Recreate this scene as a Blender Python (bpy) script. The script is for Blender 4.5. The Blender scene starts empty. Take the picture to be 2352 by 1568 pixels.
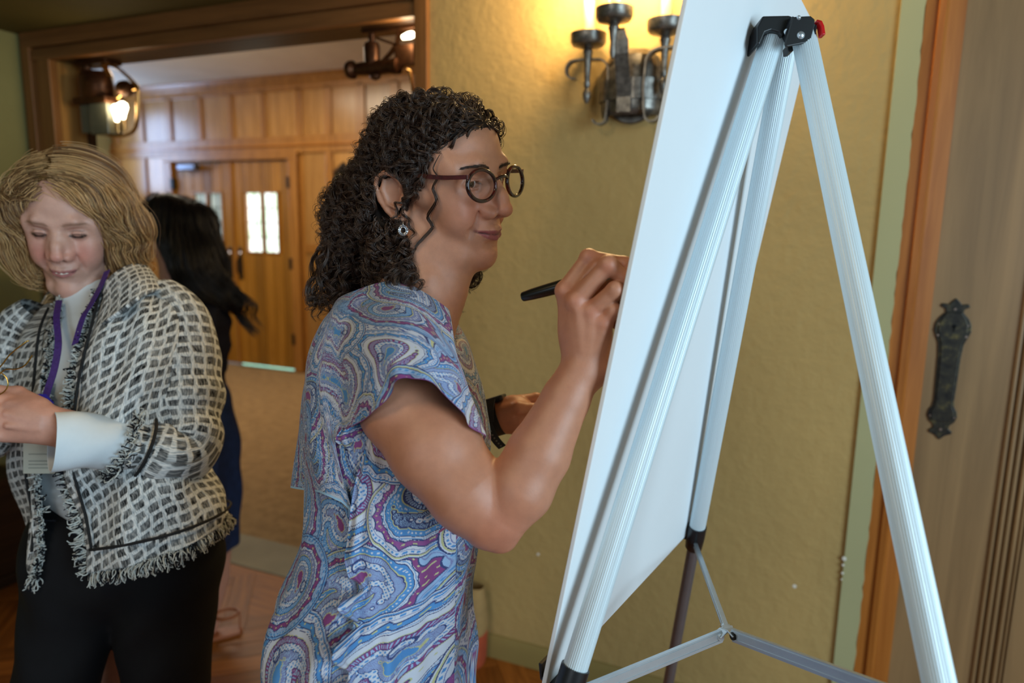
import bpy, bmesh, math, random
import numpy as np
from mathutils import Vector, Matrix
random.seed(7)
RNG = np.random.default_rng(7)
SC = bpy.context.scene
COL = SC.collection

# ------------------------------------------------------------------ camera
CAM = np.array([0.0, 0.0, 1.55])
RI = np.array([0.9223917, 0.3858790, 0.0170564])
UP = np.array([-0.0783327, 0.1436381, 0.9865253])
FW = np.array([-0.3782294, 0.9112988, -0.1627175])
FPX = 1568.0
cam_d = bpy.data.cameras.new('camera')
cam = bpy.data.objects.new('camera', cam_d)
COL.objects.link(cam)
cam.matrix_world = Matrix(((RI[0], UP[0], -FW[0], 0), (RI[1], UP[1], -FW[1], 0), (RI[2], UP[2], -FW[2], 1.55), (0, 0, 0, 1)))
cam_d.sensor_width = 36.0
cam_d.lens = 24.0
cam_d.clip_start = 0.02
cam_d.dof.use_dof = True
cam_d.dof.focus_distance = 0.93
cam_d.dof.aperture_fstop = 2.8
SC.camera = cam

# ------------------------------------------------------------------ world, lights, exposure
SC.view_settings.view_transform = 'Standard'
SC.view_settings.look = 'None'
SC.view_settings.gamma = 1.0
SC.view_settings.use_curve_mapping = False
SC.view_settings.exposure = 0.0
SC.cycles.max_bounces = 8
SC.cycles.transparent_max_bounces = 12
SC.cycles.use_denoising = True
SC.cycles.sample_clamp_indirect = 4.0
W = bpy.data.worlds.new('world')
SC.world = W
W.use_nodes = True
W.node_tree.nodes['Background'].inputs[0].default_value = (0.78, 0.86, 0.92, 1)
W.node_tree.nodes['Background'].inputs[1].default_value = 0.15


def area_light(name, loc, target, sx, sy, power, color):
    d = bpy.data.lights.new(name, 'AREA')
    d.shape = 'RECTANGLE'
    d.size = sx
    d.size_y = sy
    d.energy = power
    d.color = color
    o = bpy.data.objects.new(name, d)
    COL.objects.link(o)
    o.location = loc
    o.rotation_euler = (Vector(target) - Vector(loc)).to_track_quat('-Z', 'Y').to_euler()
    return o


# daylight from the tall windows of the near room, behind and to the right of the camera
area_light('window_daylight', (2.8, -0.35, 1.75), (-0.3, 0.95, 1.35), 1.7, 1.9, 108, (0.62, 0.85, 1.0))
# second window further left behind the camera
area_light('window_daylight_left', (-0.7, -3.4, 2.1), (-1.0, 1.0, 1.2), 1.6, 1.6, 27, (0.78, 0.91, 1.0))
# ceiling lamps of the near room
area_light('room_ceiling_lamp', (-0.9, -0.6, 2.75), (-0.7, 0.9, 1.0), 0.5, 0.5, 12, (1.0, 0.78, 0.5))
# lobby: warm ceiling lamps and a high window on its left side
area_light('lobby_ceiling_lamp', (-4.3, 4.3, 2.98), (-4.3, 4.4, 0.0), 1.6, 0.9, 45, (1.0, 0.86, 0.64))
fill_d = bpy.data.lights.new('lobby_fill_light', 'POINT')  # unseen fill light, added to brighten the lobby and its ceiling
fill_d.energy = 20
fill_d.color = (1.0, 0.86, 0.64)
fill_d.shadow_soft_size = 0.15
fill_o = bpy.data.objects.new('lobby_fill_light', fill_d)
COL.objects.link(fill_o)
fill_o.location = (-4.9, 3.6, 2.45)


def at(x, y, d):
    """point seen at pixel (x, y) of the 2352 x 1568 frame, d metres along the lens axis"""
    return CAM + (FW + RI * ((x - 1176.0) / FPX) - UP * ((y - 784.0) / FPX)) * d


def proj(P):
    q = np.asarray(P) - CAM
    z = q @ FW
    return np.array([1176 + FPX * (q @ RI) / z, 784 - FPX * (q @ UP) / z, z])


# ------------------------------------------------------------------ materials
def new_mat(name):
    m = bpy.data.materials.new(name)
    m.use_nodes = True
    nt = m.node_tree
    return m, nt, nt.nodes['Principled BSDF']


def N(nt, typ, **kw):
    n = nt.nodes.new(typ)
    for k, v in kw.items():
        setattr(n, k, v)
    return n


def lin(c):
    return tuple(((x / 255.0) / 12.92 if x / 255.0 <= 0.04045 else ((x / 255.0 + 0.055) / 1.055) ** 2.4) for x in c)


def ramp(nt, fac, stops):
    r = N(nt, 'ShaderNodeValToRGB')
    e = r.color_ramp.elements
    while len(e) < len(stops):
        e.new(0.5)
    for i, (p, c) in enumerate(stops):
        e[i].position = p
        e[i].color = (*c, 1)
    nt.links.new(fac, r.inputs[0])
    return r.outputs[0]


def noise(nt, scale, detail=4, rough=0.55, vec=None, dist=0.0):
    n = N(nt, 'ShaderNodeTexNoise')
    n.inputs['Scale'].default_value = scale
    n.inputs['Detail'].default_value = detail
    n.inputs['Roughness'].default_value = rough
    n.inputs['Distortion'].default_value = dist
    if vec is not None:
        nt.links.new(vec, n.inputs['Vector'])
    return n.outputs[0]


def objvec(nt, scale=(1, 1, 1), rot=(0, 0, 0), kind='Object'):
    t = N(nt, 'ShaderNodeTexCoord')
    m = N(nt, 'ShaderNodeMapping')
    m.inputs['Scale'].default_value = scale
    m.inputs['Rotation'].default_value = rot
    nt.links.new(t.outputs[kind], m.inputs[0])
    return m.outputs[0]


def bump(nt, b, height, strength, dist):
    n = N(nt, 'ShaderNodeBump')
    n.inputs['Strength'].default_value = strength
    n.inputs['Distance'].default_value = dist
    nt.links.new(height, n.inputs['Height'])
    nt.links.new(n.outputs[0], b.inputs['Normal'])
    return n


def mat_plain(name, rgb, rough=0.5, metal=0.0, spec=0.5, var=0.12, scale=30, bumps=0.0, bscale=200, coat=0.0):
    m, nt, b = new_mat(name)
    c = lin(rgb)
    v = objvec(nt)
    col = ramp(nt, noise(nt, scale, vec=v), [(0.3, tuple(x * (1 - var) for x in c)), (0.7, tuple(min(1, x * (1 + var)) for x in c))])
    nt.links.new(col, b.inputs['Base Color'])
    b.inputs['Roughness'].default_value = rough
    b.inputs['Metallic'].default_value = metal
    b.inputs['Specular IOR Level'].default_value = spec
    b.inputs['Coat Weight'].default_value = coat
    if bumps > 0:
        bump(nt, b, noise(nt, bscale, vec=v), bumps, 0.001)
    return m


def mat_wood(name, dark, light, grain=(1, 1, 0.06), scale=26, rough=0.42, spec=0.4, rnd=False):
    m, nt, b = new_mat(name)
    v = objvec(nt, grain)
    if rnd:
        oi = N(nt, 'ShaderNodeObjectInfo')
        ad = N(nt, 'ShaderNodeVectorMath', operation='ADD')
        sc = N(nt, 'ShaderNodeVectorMath', operation='SCALE')
        cb = N(nt, 'ShaderNodeCombineXYZ')
        for i in range(3):
            nt.links.new(oi.outputs['Random'], cb.inputs[i])
        nt.links.new(cb.outputs[0], sc.inputs[0])
        sc.inputs['Scale'].default_value = 9.0
        nt.links.new(v, ad.inputs[0])
        nt.links.new(sc.outputs[0], ad.inputs[1])
        v = ad.outputs[0]
    n1 = noise(nt, scale, 5, 0.6, v, 1.2)
    mid = tuple((a + c) / 2 for a, c in zip(lin(dark), lin(light)))
    col = ramp(nt, n1, [(0.28, lin(dark)), (0.5, mid), (0.72, lin(light))])
    if rnd:
        hs = N(nt, 'ShaderNodeHueSaturation')
        mr = N(nt, 'ShaderNodeMapRange')
        mr.inputs['To Min'].default_value = 0.72
        mr.inputs['To Max'].default_value = 1.2
        nt.links.new(oi.outputs['Random'], mr.inputs['Value'])
        nt.links.new(mr.outputs[0], hs.inputs['Value'])
        nt.links.new(col, hs.inputs['Color'])
        col = hs.outputs[0]
    nt.links.new(col, b.inputs['Base Color'])
    b.inputs['Roughness'].default_value = rough
    b.inputs['Specular IOR Level'].default_value = spec
    bump(nt, b, n1, 0.12, 0.002)
    return m


def mat_plaster(name, rgb, rough=0.75, bs=0.5, scale=38, var=0.08):
    m, nt, b = new_mat(name)
    v = objvec(nt)
    c = lin(rgb)
    col = ramp(nt, noise(nt, 2.2, 5, 0.6, v), [(0.3, tuple(x * (1 - var) for x in c)), (0.7, tuple(x * (1 + var) for x in c))])
    nt.links.new(col, b.inputs['Base Color'])
    b.inputs['Roughness'].default_value = rough
    b.inputs['Specular IOR Level'].default_value = 0.3
    bump(nt, b, noise(nt, scale, 3, 0.5, v), bs, 0.006)
    return m


def mat_emit(name, rgb, strength):
    m, nt, b = new_mat(name)
    b.inputs['Base Color'].default_value = (*rgb, 1)
    b.inputs['Emission Color'].default_value = (*rgb, 1)
    b.inputs['Emission Strength'].default_value = strength
    return m


def mat_glass(name, rgb=(1, 1, 1), rough=0.0, ior=1.45, alpha=0.14):
    m, nt, b = new_mat(name)
    out = nt.nodes['Material Output']
    tr = N(nt, 'ShaderNodeBsdfTransparent')
    tr.inputs[0].default_value = (*rgb, 1)
    gl = N(nt, 'ShaderNodeBsdfGlossy')
    gl.inputs['Roughness'].default_value = rough
    fr = N(nt, 'ShaderNodeLayerWeight')
    fr.inputs[0].default_value = 0.12
    pw = N(nt, 'ShaderNodeMath', operation='MULTIPLY')
    pw.inputs[1].default_value = alpha
    nt.links.new(fr.outputs['Facing'], pw.inputs[0])
    mx = N(nt, 'ShaderNodeMixShader')
    nt.links.new(pw.outputs[0], mx.inputs[0])
    nt.links.new(tr.outputs[0], mx.inputs[1])
    nt.links.new(gl.outputs[0], mx.inputs[2])
    nt.links.new(mx.outputs[0], out.inputs['Surface'])
    return m


def mat_attr(name, attr='tint', rough=0.6, spec=0.3, sss=0.0, mott=0.0, bumps=0.0, bscale=400, sheen=0.0, coat=0.0):
    """base colour from the printed / skin colour stored on the mesh"""
    m, nt, b = new_mat(name)
    a = N(nt, 'ShaderNodeAttribute')
    a.attribute_name = attr
    col = a.outputs['Color']
    v = objvec(nt)
    if mott > 0:
        mx = N(nt, 'ShaderNodeMix', data_type='RGBA', blend_type='MULTIPLY')
        mx.inputs[0].default_value = 1.0
        rr = ramp(nt, noise(nt, 70, 5, 0.65, v), [(0.3, (1 - mott, 1 - mott * 1.25, 1 - mott * 1.25)), (0.7, (1 + mott, 1 + mott * .8, 1 + mott * .7))])
        nt.links.new(col, mx.inputs[6])
        nt.links.new(rr, mx.inputs[7])
        col = mx.outputs[2]
    nt.links.new(col, b.inputs['Base Color'])
    b.inputs['Roughness'].default_value = rough
    b.inputs['Specular IOR Level'].default_value = spec
    b.inputs['Sheen Weight'].default_value = sheen
    b.inputs['Coat Weight'].default_value = coat
    if sss > 0:
        b.inputs['Subsurface Weight'].default_value = sss
        b.inputs['Subsurface Radius'].default_value = (1.0, 0.35, 0.2)
        b.inputs['Subsurface Scale'].default_value = 0.006
    if bumps > 0:
        bump(nt, b, noise(nt, bscale, 3, 0.6, v), bumps, 0.0008)
    return m


# ------------------------------------------------------------------ mesh helpers
def link(name, me, mat=None, parent=None, smooth=False):
    o = bpy.data.objects.new(name, me)
    COL.objects.link(o)
    if mat is not None:
        me.materials.clear()
        me.materials.append(mat)
    if parent is not None:
        o.parent = parent
        o.matrix_parent_inverse = PINV.get(parent.name, Matrix.Identity(4))
    if smooth:
        me.polygons.foreach_set('use_smooth', np.ones(len(me.polygons), dtype=bool))
    return o


PINV = {}


def empty(name, loc, label, cat, group=None):
    o = bpy.data.objects.new(name, None)
    COL.objects.link(o)
    o.location = tuple(float(x) for x in loc)
    o.empty_display_size = 0.05
    o['label'] = label
    o['category'] = cat
    if group:
        o['group'] = group
    PINV[o.name] = Matrix.Translation(-Vector(tuple(float(x) for x in loc)))
    return o


def tag(o, label=None, cat=None, group=None, kind=None):
    if label: o['label'] = label
    if cat: o['category'] = cat
    if group: o['group'] = group
    if kind: o['kind'] = kind
    return o


def npmesh(name, V, Fq):
    me = bpy.data.meshes.new(name)
    V = np.asarray(V, np.float32)
    Fq = np.asarray(Fq, np.int32)
    me.vertices.add(len(V))
    me.vertices.foreach_set('co', V.ravel())
    n = Fq.shape[1]
    me.loops.add(len(Fq) * n)
    me.loops.foreach_set('vertex_index', Fq.ravel())
    me.polygons.add(len(Fq))
    me.polygons.foreach_set('loop_start', np.arange(len(Fq), dtype=np.int32) * n)
    me.update(calc_edges=True)
    me.validate()
    return me


def set_tint(me, C):
    a = me.color_attributes.new('tint', 'FLOAT_COLOR', 'POINT')
    c = np.ones((len(me.vertices), 4), np.float32)
    c[:, :3] = C
    a.data.foreach_set('color', c.ravel())


def set_uv3(me, U, name='cloth'):
    a = me.attributes.new(name, 'FLOAT_VECTOR', 'POINT')
    u = np.zeros((len(me.vertices), 3), np.float32)
    u[:, :U.shape[1]] = U
    a.data.foreach_set('vector', u.ravel())


class MB:
    """collects simple solids into one mesh"""
    def __init__(s):
        s.v = []
        s.f = []

    def add(s, verts, faces):
        n = len(s.v)
        s.v += [tuple(float(c) for c in p) for p in verts]
        s.f += [tuple(i + n for i in f) for f in faces]
        return s

    def box(s, lo, hi, R=None, o=None):
        x0, y0, z0 = lo
        x1, y1, z1 = hi
        vs = [(x, y, z) for z in (z0, z1) for y in (y0, y1) for x in (x0, x1)]
        if R is not None:
            vs = [np.asarray(o) + np.asarray(R) @ np.asarray(p) for p in vs]
        return s.add(vs, [(0, 2, 3, 1), (4, 5, 7, 6), (0, 1, 5, 4), (2, 6, 7, 3), (0, 4, 6, 2), (1, 3, 7, 5)])

    def tube(s, pts, rad, seg=12, cap=True, flat=None, flute=0):
        pts = [np.asarray(p, float) for p in pts]
        n = len(pts)
        rad = [rad] * n if np.isscalar(rad) else list(rad)
        rings = []
        T0 = pts[1] - pts[0]
        ref = np.array([0, 0, 1.0]) if abs(T0[2]) < 0.9 * np.linalg.norm(T0) else np.array([1.0, 0, 0])
        a = np.cross(T0, ref); a /= np.linalg.norm(a)
        for i in range(n):
            T = pts[min(i + 1, n - 1)] - pts[max(i - 1, 0)]
            T = T / (np.linalg.norm(T) + 1e-12)
            a = a - T * (a @ T); a /= np.linalg.norm(a) + 1e-12
            b = np.cross(T, a)
            ring = []
            for k in range(seg):
                th = 2 * math.pi * k / seg
                rr = rad[i]
                if flute: rr = rr - (flute if k % 2 else 0)
                ring.append(pts[i] + a * (rr * math.cos(th)) + b * (rr * math.sin(th) * (flat if flat else 1)))
            rings.append(ring)
        vs = [p for r in rings for p in r]
        fs = []
        for i in range(n - 1):
            for k in range(seg):
                k2 = (k + 1) % seg
                fs.append((i * seg + k, i * seg + k2, (i + 1) * seg + k2, (i + 1) * seg + k))
        if cap:
            fs.append(tuple(range(seg))[::-1])
            fs.append(tuple((n - 1) * seg + k for k in range(seg)))
        return s.add(vs, fs)

    def strap(s, pts, w, t, side):
        """flat bar along pts; side = direction of its width"""
        pts = [np.asarray(p, float) for p in pts]
        side = np.asarray(side, float); side = side / np.linalg.norm(side)
        n = len(pts)
        vs = []
        for i in range(n):
            T = pts[min(i + 1, n - 1)] - pts[max(i - 1, 0)]
            T = T / (np.linalg.norm(T) + 1e-12)
            nn = np.cross(T, side); nn /= np.linalg.norm(nn) + 1e-12
            for (p, q) in ((-1, -1), (1, -1), (1, 1), (-1, 1)):
                vs.append(pts[i] + side * (p * w / 2) + nn * (q * t / 2))
        fs = []
        for i in range(n - 1):
            for k in range(4):
                k2 = (k + 1) % 4
                fs.append((i * 4 + k, i * 4 + k2, i * 4 + 4 + k2, i * 4 + 4 + k))
        fs += [(3, 2, 1, 0), tuple(n * 4 - 4 + k for k in range(4))]
        return s.add(vs, fs)

    def lathe(s, prof, seg=24, o=(0, 0, 0), axis=(0, 0, 1)):
        """prof: list of (r, h) along axis"""
        ax = np.asarray(axis, float); ax /= np.linalg.norm(ax)
        ref = np.array([1.0, 0, 0]) if abs(ax[0]) < 0.9 else np.array([0, 1.0, 0])
        a = np.cross(ax, ref); a /= np.linalg.norm(a)
        b = np.cross(ax, a)
        o = np.asarray(o, float)
        vs, fs = [], []
        for (r, h) in prof:
            for k in range(seg):
                th = 2 * math.pi * k / seg
                vs.append(o + ax * h + (a * math.cos(th) + b * math.sin(th)) * max(r, 1e-5))
        for i in range(len(prof) - 1):
            for k in range(seg):
                k2 = (k + 1) % seg
                fs.append((i * seg + k, i * seg + k2, (i + 1) * seg + k2, (i + 1) * seg + k))
        fs.append(tuple(range(seg))[::-1])
        fs.append(tuple((len(prof) - 1) * seg + k for k in range(seg)))
        return s.add(vs, fs)

    def prism(s, poly, o, ex, ey, ez, h):
        """2-D outline poly in plane (ex, ey) at o, extruded h along ez"""
        o, ex, ey, ez = [np.asarray(q, float) for q in (o, ex, ey, ez)]
        n = len(poly)
        vs = [o + ex * p[0] + ey * p[1] for p in poly] + [o + ex * p[0] + ey * p[1] + ez * h for p in poly]
        fs = [tuple(range(n))[::-1], tuple(range(n, 2 * n))]
        for i in range(n):
            j = (i + 1) % n
            fs.append((i, j, n + j, n + i))
        return s.add(vs, fs)

    def build(s, name, mat, parent=None, smooth=None, bevel=0.0, bseg=2):
        me = bpy.data.meshes.new(name)
        me.from_pydata(s.v, [], s.f)
        bm = bmesh.new()
        bm.from_mesh(me)
        bmesh.ops.recalc_face_normals(bm, faces=bm.faces)
        bm.to_mesh(me)
        bm.free()
        o = link(name, me, mat, parent)
        if smooth is not None:
            me.polygons.foreach_set('use_smooth', np.ones(len(me.polygons), dtype=bool))
            me.set_sharp_from_angle(angle=math.radians(smooth))
        if bevel > 0:
            md = o.modifiers.new('bevel', 'BEVEL')
            md.width = bevel
            md.segments = bseg
            md.limit_method = 'ANGLE'
            md.angle_limit = math.radians(40)
        return o


def struct(name, mb, mat, parent=None, **kw):
    o = mb.build(name, mat, parent, **kw)
    if parent is None:
        o['kind'] = 'structure'
    return o


def spline(P, n):
    """Catmull-Rom through rows of P, n samples"""
    P = np.asarray(P, float)
    m = len(P)
    t = np.linspace(0, m - 1, n)
    i = np.clip(t.astype(int), 0, m - 2)
    f = (t - i)[:, None] if P.ndim == 2 else (t - i)[:, None, None]
    p0 = P[np.maximum(i - 1, 0)]; p1 = P[i]; p2 = P[i + 1]; p3 = P[np.minimum(i + 2, m - 1)]
    return 0.5 * (2 * p1 + (p2 - p0) * f + (2 * p0 - 5 * p1 + 4 * p2 - p3) * f ** 2 + (3 * p1 - p0 - 3 * p2 + p3) * f ** 3)


def grid_faces(nu, nv, wrap=False):
    """verts indexed [v*nu+u]"""
    u = np.arange(nu if wrap else nu - 1)
    v = np.arange(nv - 1)
    U, V_ = np.meshgrid(u, v)
    U2 = (U + 1) % nu
    return np.stack([V_ * nu + U, V_ * nu + U2, (V_ + 1) * nu + U2, (V_ + 1) * nu + U], -1).reshape(-1, 4)
# ================================================================== THE ROOM
YW = 2.102            # face of the plaster wall
YB = 5.753            # panelled wall of the lobby
M_PLASTER = mat_plaster('yellow_plaster', (178, 149, 94), bs=0.55, scale=34)
M_PLASTER_G = mat_plaster('olive_plaster', (150, 144, 92), bs=0.35, scale=34)
M_STRIP = mat_plaster('olive_paint', (172, 168, 124), bs=0.1, scale=20, var=0.03)
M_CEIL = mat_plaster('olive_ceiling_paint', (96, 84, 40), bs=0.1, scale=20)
M_LCEIL = mat_plaster('white_ceiling_paint', (226, 222, 208), bs=0.1, scale=20)
M_OAK = mat_wood('golden_oak', (132, 84, 32), (184, 128, 60), rough=.3, spec=.75)
M_OAKP = mat_wood('golden_oak_panel', (152, 106, 52), (198, 148, 84), rnd=True, rough=.26, spec=.9)
M_CASING = mat_wood('brown_casing_wood', (104, 66, 34), (142, 94, 52), grain=(0.06, 1, 1))
M_CASINGV = mat_wood('brown_jamb_wood', (112, 72, 36), (150, 100, 52))
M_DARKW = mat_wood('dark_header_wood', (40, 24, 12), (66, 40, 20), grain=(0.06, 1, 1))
M_DOOR = mat_wood('right_door_wood', (126, 98, 66), (158, 124, 84), scale=14, rough=0.38, spec=0.5)
M_ORANGE = mat_wood('orange_casing_wood', (150, 84, 26), (188, 116, 48))
M_PARQ = mat_wood('parquet_oak', (106, 58, 18), (160, 96, 38), grain=(0.08, 1, 1), scale=30, rough=0.42, spec=.25, rnd=True)
M_DARKCH = mat_wood('dark_chest_wood', (36, 22, 12), (62, 38, 20), grain=(1, .06, 1))
M_STONE = mat_plaster('threshold_stone', (146, 134, 108), bs=0.3, scale=60, var=0.2)
M_IRON = mat_plain('dark_iron', (112, 108, 102), rough=0.34, metal=0.7, var=0.5, scale=60, bumps=0.3, bscale=120)
M_BRONZE = mat_plain('aged_bronze', (84, 52, 32), rough=0.38, metal=0.8, var=0.3, scale=40, bumps=0.15)
M_BLACKP = mat_plain('black_plastic', (22, 24, 27), rough=0.38, spec=0.5, var=0.1)
M_BLACKM = mat_plain('dark_metal', (40, 38, 36), rough=0.4, metal=0.6)

# carpet of the lobby
m, nt, b = new_mat('tan_carpet')
v = objvec(nt)
nt.links.new(ramp(nt, noise(nt, 14, 6, 0.75, v), [(0.3, lin((128, 98, 58))), (0.7, lin((170, 136, 88)))]), b.inputs['Base Color'])
b.inputs['Roughness'].default_value = 0.95
bump(nt, b, noise(nt, 300, 3, 0.6, v), 0.6, 0.004)
M_CARPET = m

# floors
struct('floor', MB().box((-3.25, -2.6, -0.10), (3.2, 2.25, -0.012)), M_DARKW)
fl = bpy.data.objects['floor']
# herringbone oak blocks, each one its own part of the floor
bl = bpy.data.meshes.new('floor_block')
mbk = MB().box((0.0012, 0.0012, -0.012), (0.4488, 0.0888, 0.0))
bl.from_pydata(mbk.v, [], mbk.f)
bl.materials.append(M_PARQ)
cnt = 0
w_, l_ = 0.09, 0.45
c45, s45 = math.cos(math.radians(38)), math.sin(math.radians(38))
for row in range(-60, 60):
    for k in range(-12, 12):
        for orient in (0, 1):
            bx = row * w_ + k * 2 * l_ * 0.5 * 2 * 0.5 + 0.0
            by = row * w_ - k * l_ + 0.0
            if orient == 0:
                lx, ly, rz = bx, by, 0.0
                cxm, cym = lx + l_ / 2, ly + w_ / 2
            else:
                lx, ly, rz = bx + l_ + w_ - 0.0, by - l_ + w_, math.pi / 2
                cxm, cym = lx - w_ / 2, ly + l_ / 2
            wx = cxm * c45 - cym * s45 - 1.9
            wy = cxm * s45 + cym * c45 + 1.6
            if not (-3.2 < wx < -0.75 and 0.75 < wy < 2.08) or cnt >= 290:
                continue
            o = bpy.data.objects.new('floor_block', bl)
            COL.objects.link(o)
            o.parent = fl
            o.location = (lx * c45 - ly * s45 - 1.9, lx * s45 + ly * c45 + 1.6, 0)
            o.rotation_euler = (0, 0, rz + math.radians(38))
            cnt += 1
# the same oak floor outside the pictured part, joined
mo = MB()
mo.box((-3.25, -2.6, -0.012), (3.2, 0.5, -0.0015))
mo.box((-0.5, 0.5, -0.012), (3.2, 2.10, -0.0015))
mo.box((-3.25, 0.5, -0.012), (-0.5, 2.25, -0.003))
mo.build('floor_boarding', M_PARQ, fl)
struct('floor_lobby', MB().box((-7.7, 2.486, -0.10), (1.2, YB + 0.02, -0.006)), M_CARPET)
struct('trim_1', MB().box((-3.35, 2.235, -0.08), (-1.15, 2.486, 0.004)), M_STONE, bevel=0.004)

# plaster wall with sconce; opening on its left, door on its right
w = MB()
w.box((-1.186, YW, 0), (0.190, 2.24, 2.95))
w.box((-3.25, YW + 0.01, 2.36), (-1.186, 2.24, 2.95))
w.box((-7.7, 2.11, 0), (-3.22, 2.24, 3.1))
struct('wall_front', w, M_PLASTER)
struct('wall_right', MB().box((0.36 + 1.2, YW, 0), (3.2, 2.24, 2.95)).box((0.19, YW, 2.3), (1.56, 2.24, 2.95)), M_PLASTER)
# smooth painted border strip beside the door, slightly proud of the plaster, chipped edge
pts = []
zz = np.linspace(0, 2.3, 90)
st = MB()
edge = 0.2455 + 0.0022 * np.array([random.uniform(-1, 1) for _ in zz])
poly = [(0.190, 0.0)] + [(float(e), float(z)) for e, z in zip(edge, zz)] + [(0.190, 2.3)]
st.prism(poly, (0, YW - 0.010, 0), (1, 0, 0), (0, 0, 1), (0, 1, 0), 0.05)
struct('trim_2', st, M_STRIP)
m_chip = mat_plain('bare_plaster', (225, 222, 212), rough=0.8, var=0.05)
chip = MB()
for (cx_, cz_, r_) in ((0.1895, 0.62, .010), (0.1885, 0.60, .006), (0.189, 0.575, .006), (0.1885, 0.555, .004)):
    chip.lathe([(r_ * .7, 0), (r_ * .5, .002)], 7, (cx_, YW - 0.0095, cz_), (0, -1, 0))
chip.build('chipped_patch', m_chip, bpy.data.objects['trim_2'])
chip2 = MB().lathe([(.007, 0), (.005, .002)], 8, (0.065, YW + 0.001, 0.50), (0, -1, 0)).lathe([(.006, 0), (.004, .002)], 8, (-0.76, YW + 0.001, 0.43), (0, -1, 0))
chip2.build('chipped_patch', m_chip, bpy.data.objects['wall_front'])

# door casing (stepped) and door leaf on the right
c = MB()
c.prism([(0.246, -0.004), (0.274, -0.004), (0.276, -0.012), (0.290, -0.014), (0.296, -0.004), (0.300, 0.006), (0.338, 0.010), (0.338, 0.06), (0.246, 0.06)],
        (0, YW, 0), (1, 0, 0), (0, 1, 0), (0, 0, 1), 2.3)
struct('trim_3', c, M_ORANGE, smooth=30)
d = MB().box((0.339, 2.122, 0.01), (1.55, 2.165, 2.3))
struct('door_3', d, M_DOOR)
dd = bpy.data.objects['door_3']
mo = MB()
for k, (dx, pr) in enumerate(((0.0, .008), (0.014, .014), (0.030, .010), (0.046, .015), (0.062, .006))):
    mo.box((0.540 + dx, 2.122 - pr, 0.28), (0.540 + dx + 0.010, 2.124, 2.25))
mo.build('panel_moulding', M_DOOR, dd, bevel=0.004)
MB().box((0.612, 2.112, 0.28), (1.4, 2.124, 2.25)).build('door_panel', M_DOOR, dd)
# old keyhole plate on the door
PLX = 0.393
prof = [(0, .000), (.010, .010), (.014, .016), (.030, .014), (.034, .022), (.022, .028), (.020, .036), (.034, .052), (.041, .066), (.043, .084), (.038, .098),
        (.030, .118), (.027, .150), (.026, .190), (.025, .232), (.024, .268), (.026, .284), (.033, .296), (.035, .310), (.030, .324), (.020, .334), (.018, .342),
        (.028, .350), (.026, .356), (.012, .362), (0, .374)]
poly = [(x, 1.389 - z * 1.04) for x, z in prof] + [(-x, 1.389 - z * 1.04) for x, z in prof[::-1][1:-1]]
m, nt, b = new_mat('aged_brass_plate')
v = objvec(nt)
nt.links.new(ramp(nt, noise(nt, 36, 6, 0.7, v), [(0.35, lin((34, 32, 32))), (0.55, lin((60, 56, 46))), (0.75, lin((122, 108, 62)))]), b.inputs['Base Color'])
b.inputs['Metallic'].default_value = 0.6
b.inputs['Roughness'].default_value = 0.45
bump(nt, b, noise(nt, 50, 5, 0.7, v), 0.4, 0.002)
M_PLATE = m
kp = MB().prism(poly, (PLX, 2.122, 0), (1, 0, 0), (0, 0, 1), (0, -1, 0), 0.005).build('door_plate', M_PLATE, dd, bevel=0.0018)
MB().prism([(x * .8, 1.389 - z * 1.04) for x, z in prof[6:20]] + [(-x * .8, 1.389 - z * 1.04) for x, z in prof[6:20][::-1]], (PLX, 2.118, 0), (1, 0, 0), (0, 0, 1), (0, -1, 0), 0.004).build('raised_centre', M_PLATE, kp, bevel=0.002)
kk = MB()
kk.lathe([(.0055, 0), (.0055, .001)], 14, (PLX + .002, 2.1138, 1.315), (0, -1, 0))
kk.box((PLX, 2.1128, 1.300), (PLX + .004, 2.1138, 1.315))
kk.build('keyhole', mat_plain('keyhole_black', (5, 5, 5), rough=.9), kp)
sc_ = MB()
for sx, sz in ((-.036, 1.318), (.036, 1.318), (-.036, 1.288), (.036, 1.288), (-.030, 1.066), (.030, 1.066), (0, 1.36), (0, 1.03)):
    sc_.lathe([(.004, 0), (.003, .0025)], 10, (PLX + sx * .9, 2.1172, sz), (0, -1, 0))
sc_.build('screw', mat_plain('worn_steel', (150, 132, 120), rough=.4, metal=.8), kp)

# casing of the wide opening
J0, J1 = -3.054, -1.186
cs = MB()
cs.box((-3.225, YW - 0.022, 2.293), (-1.186, YW + 0.02, 2.358))
cs.box((-3.225, YW - 0.006, 2.283), (-1.186, YW + 0.02, 2.293))
cs.box((-3.225, YW - 0.016, 2.238), (-1.231, YW + 0.02, 2.283))
struct('trim_4', cs, M_CASING, bevel=0.004)
cs = MB()
cs.box((-3.225, YW - 0.022, 0), (-3.170, YW + 0.02, 2.30))
cs.box((-3.170, YW - 0.006, 0), (-3.130, YW + 0.02, 2.285))
cs.box((-3.130, YW - 0.016, 0), (-3.054, YW + 0.02, 2.24))
struct('trim_5', cs, M_CASINGV, bevel=0.004)
cs = MB().box((-1.236, YW - 0.020, 0), (-1.186, YW + 0.02, 2.293))
struct('trim_6', cs, M_CASINGV, bevel=0.004)
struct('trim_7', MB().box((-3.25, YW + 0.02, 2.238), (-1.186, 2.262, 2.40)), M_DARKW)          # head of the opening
jb = MB().box((-3.25, YW + 0.02, 0), (-3.054, 2.235, 2.24))
struct('trim_8', jb, M_OAKP)
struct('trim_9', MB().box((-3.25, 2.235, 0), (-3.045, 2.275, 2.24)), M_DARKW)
struct('trim_10', MB().box((-1.226, YW + 0.02, 0), (-1.186, 2.25, 2.24)), M_OAK)
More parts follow.
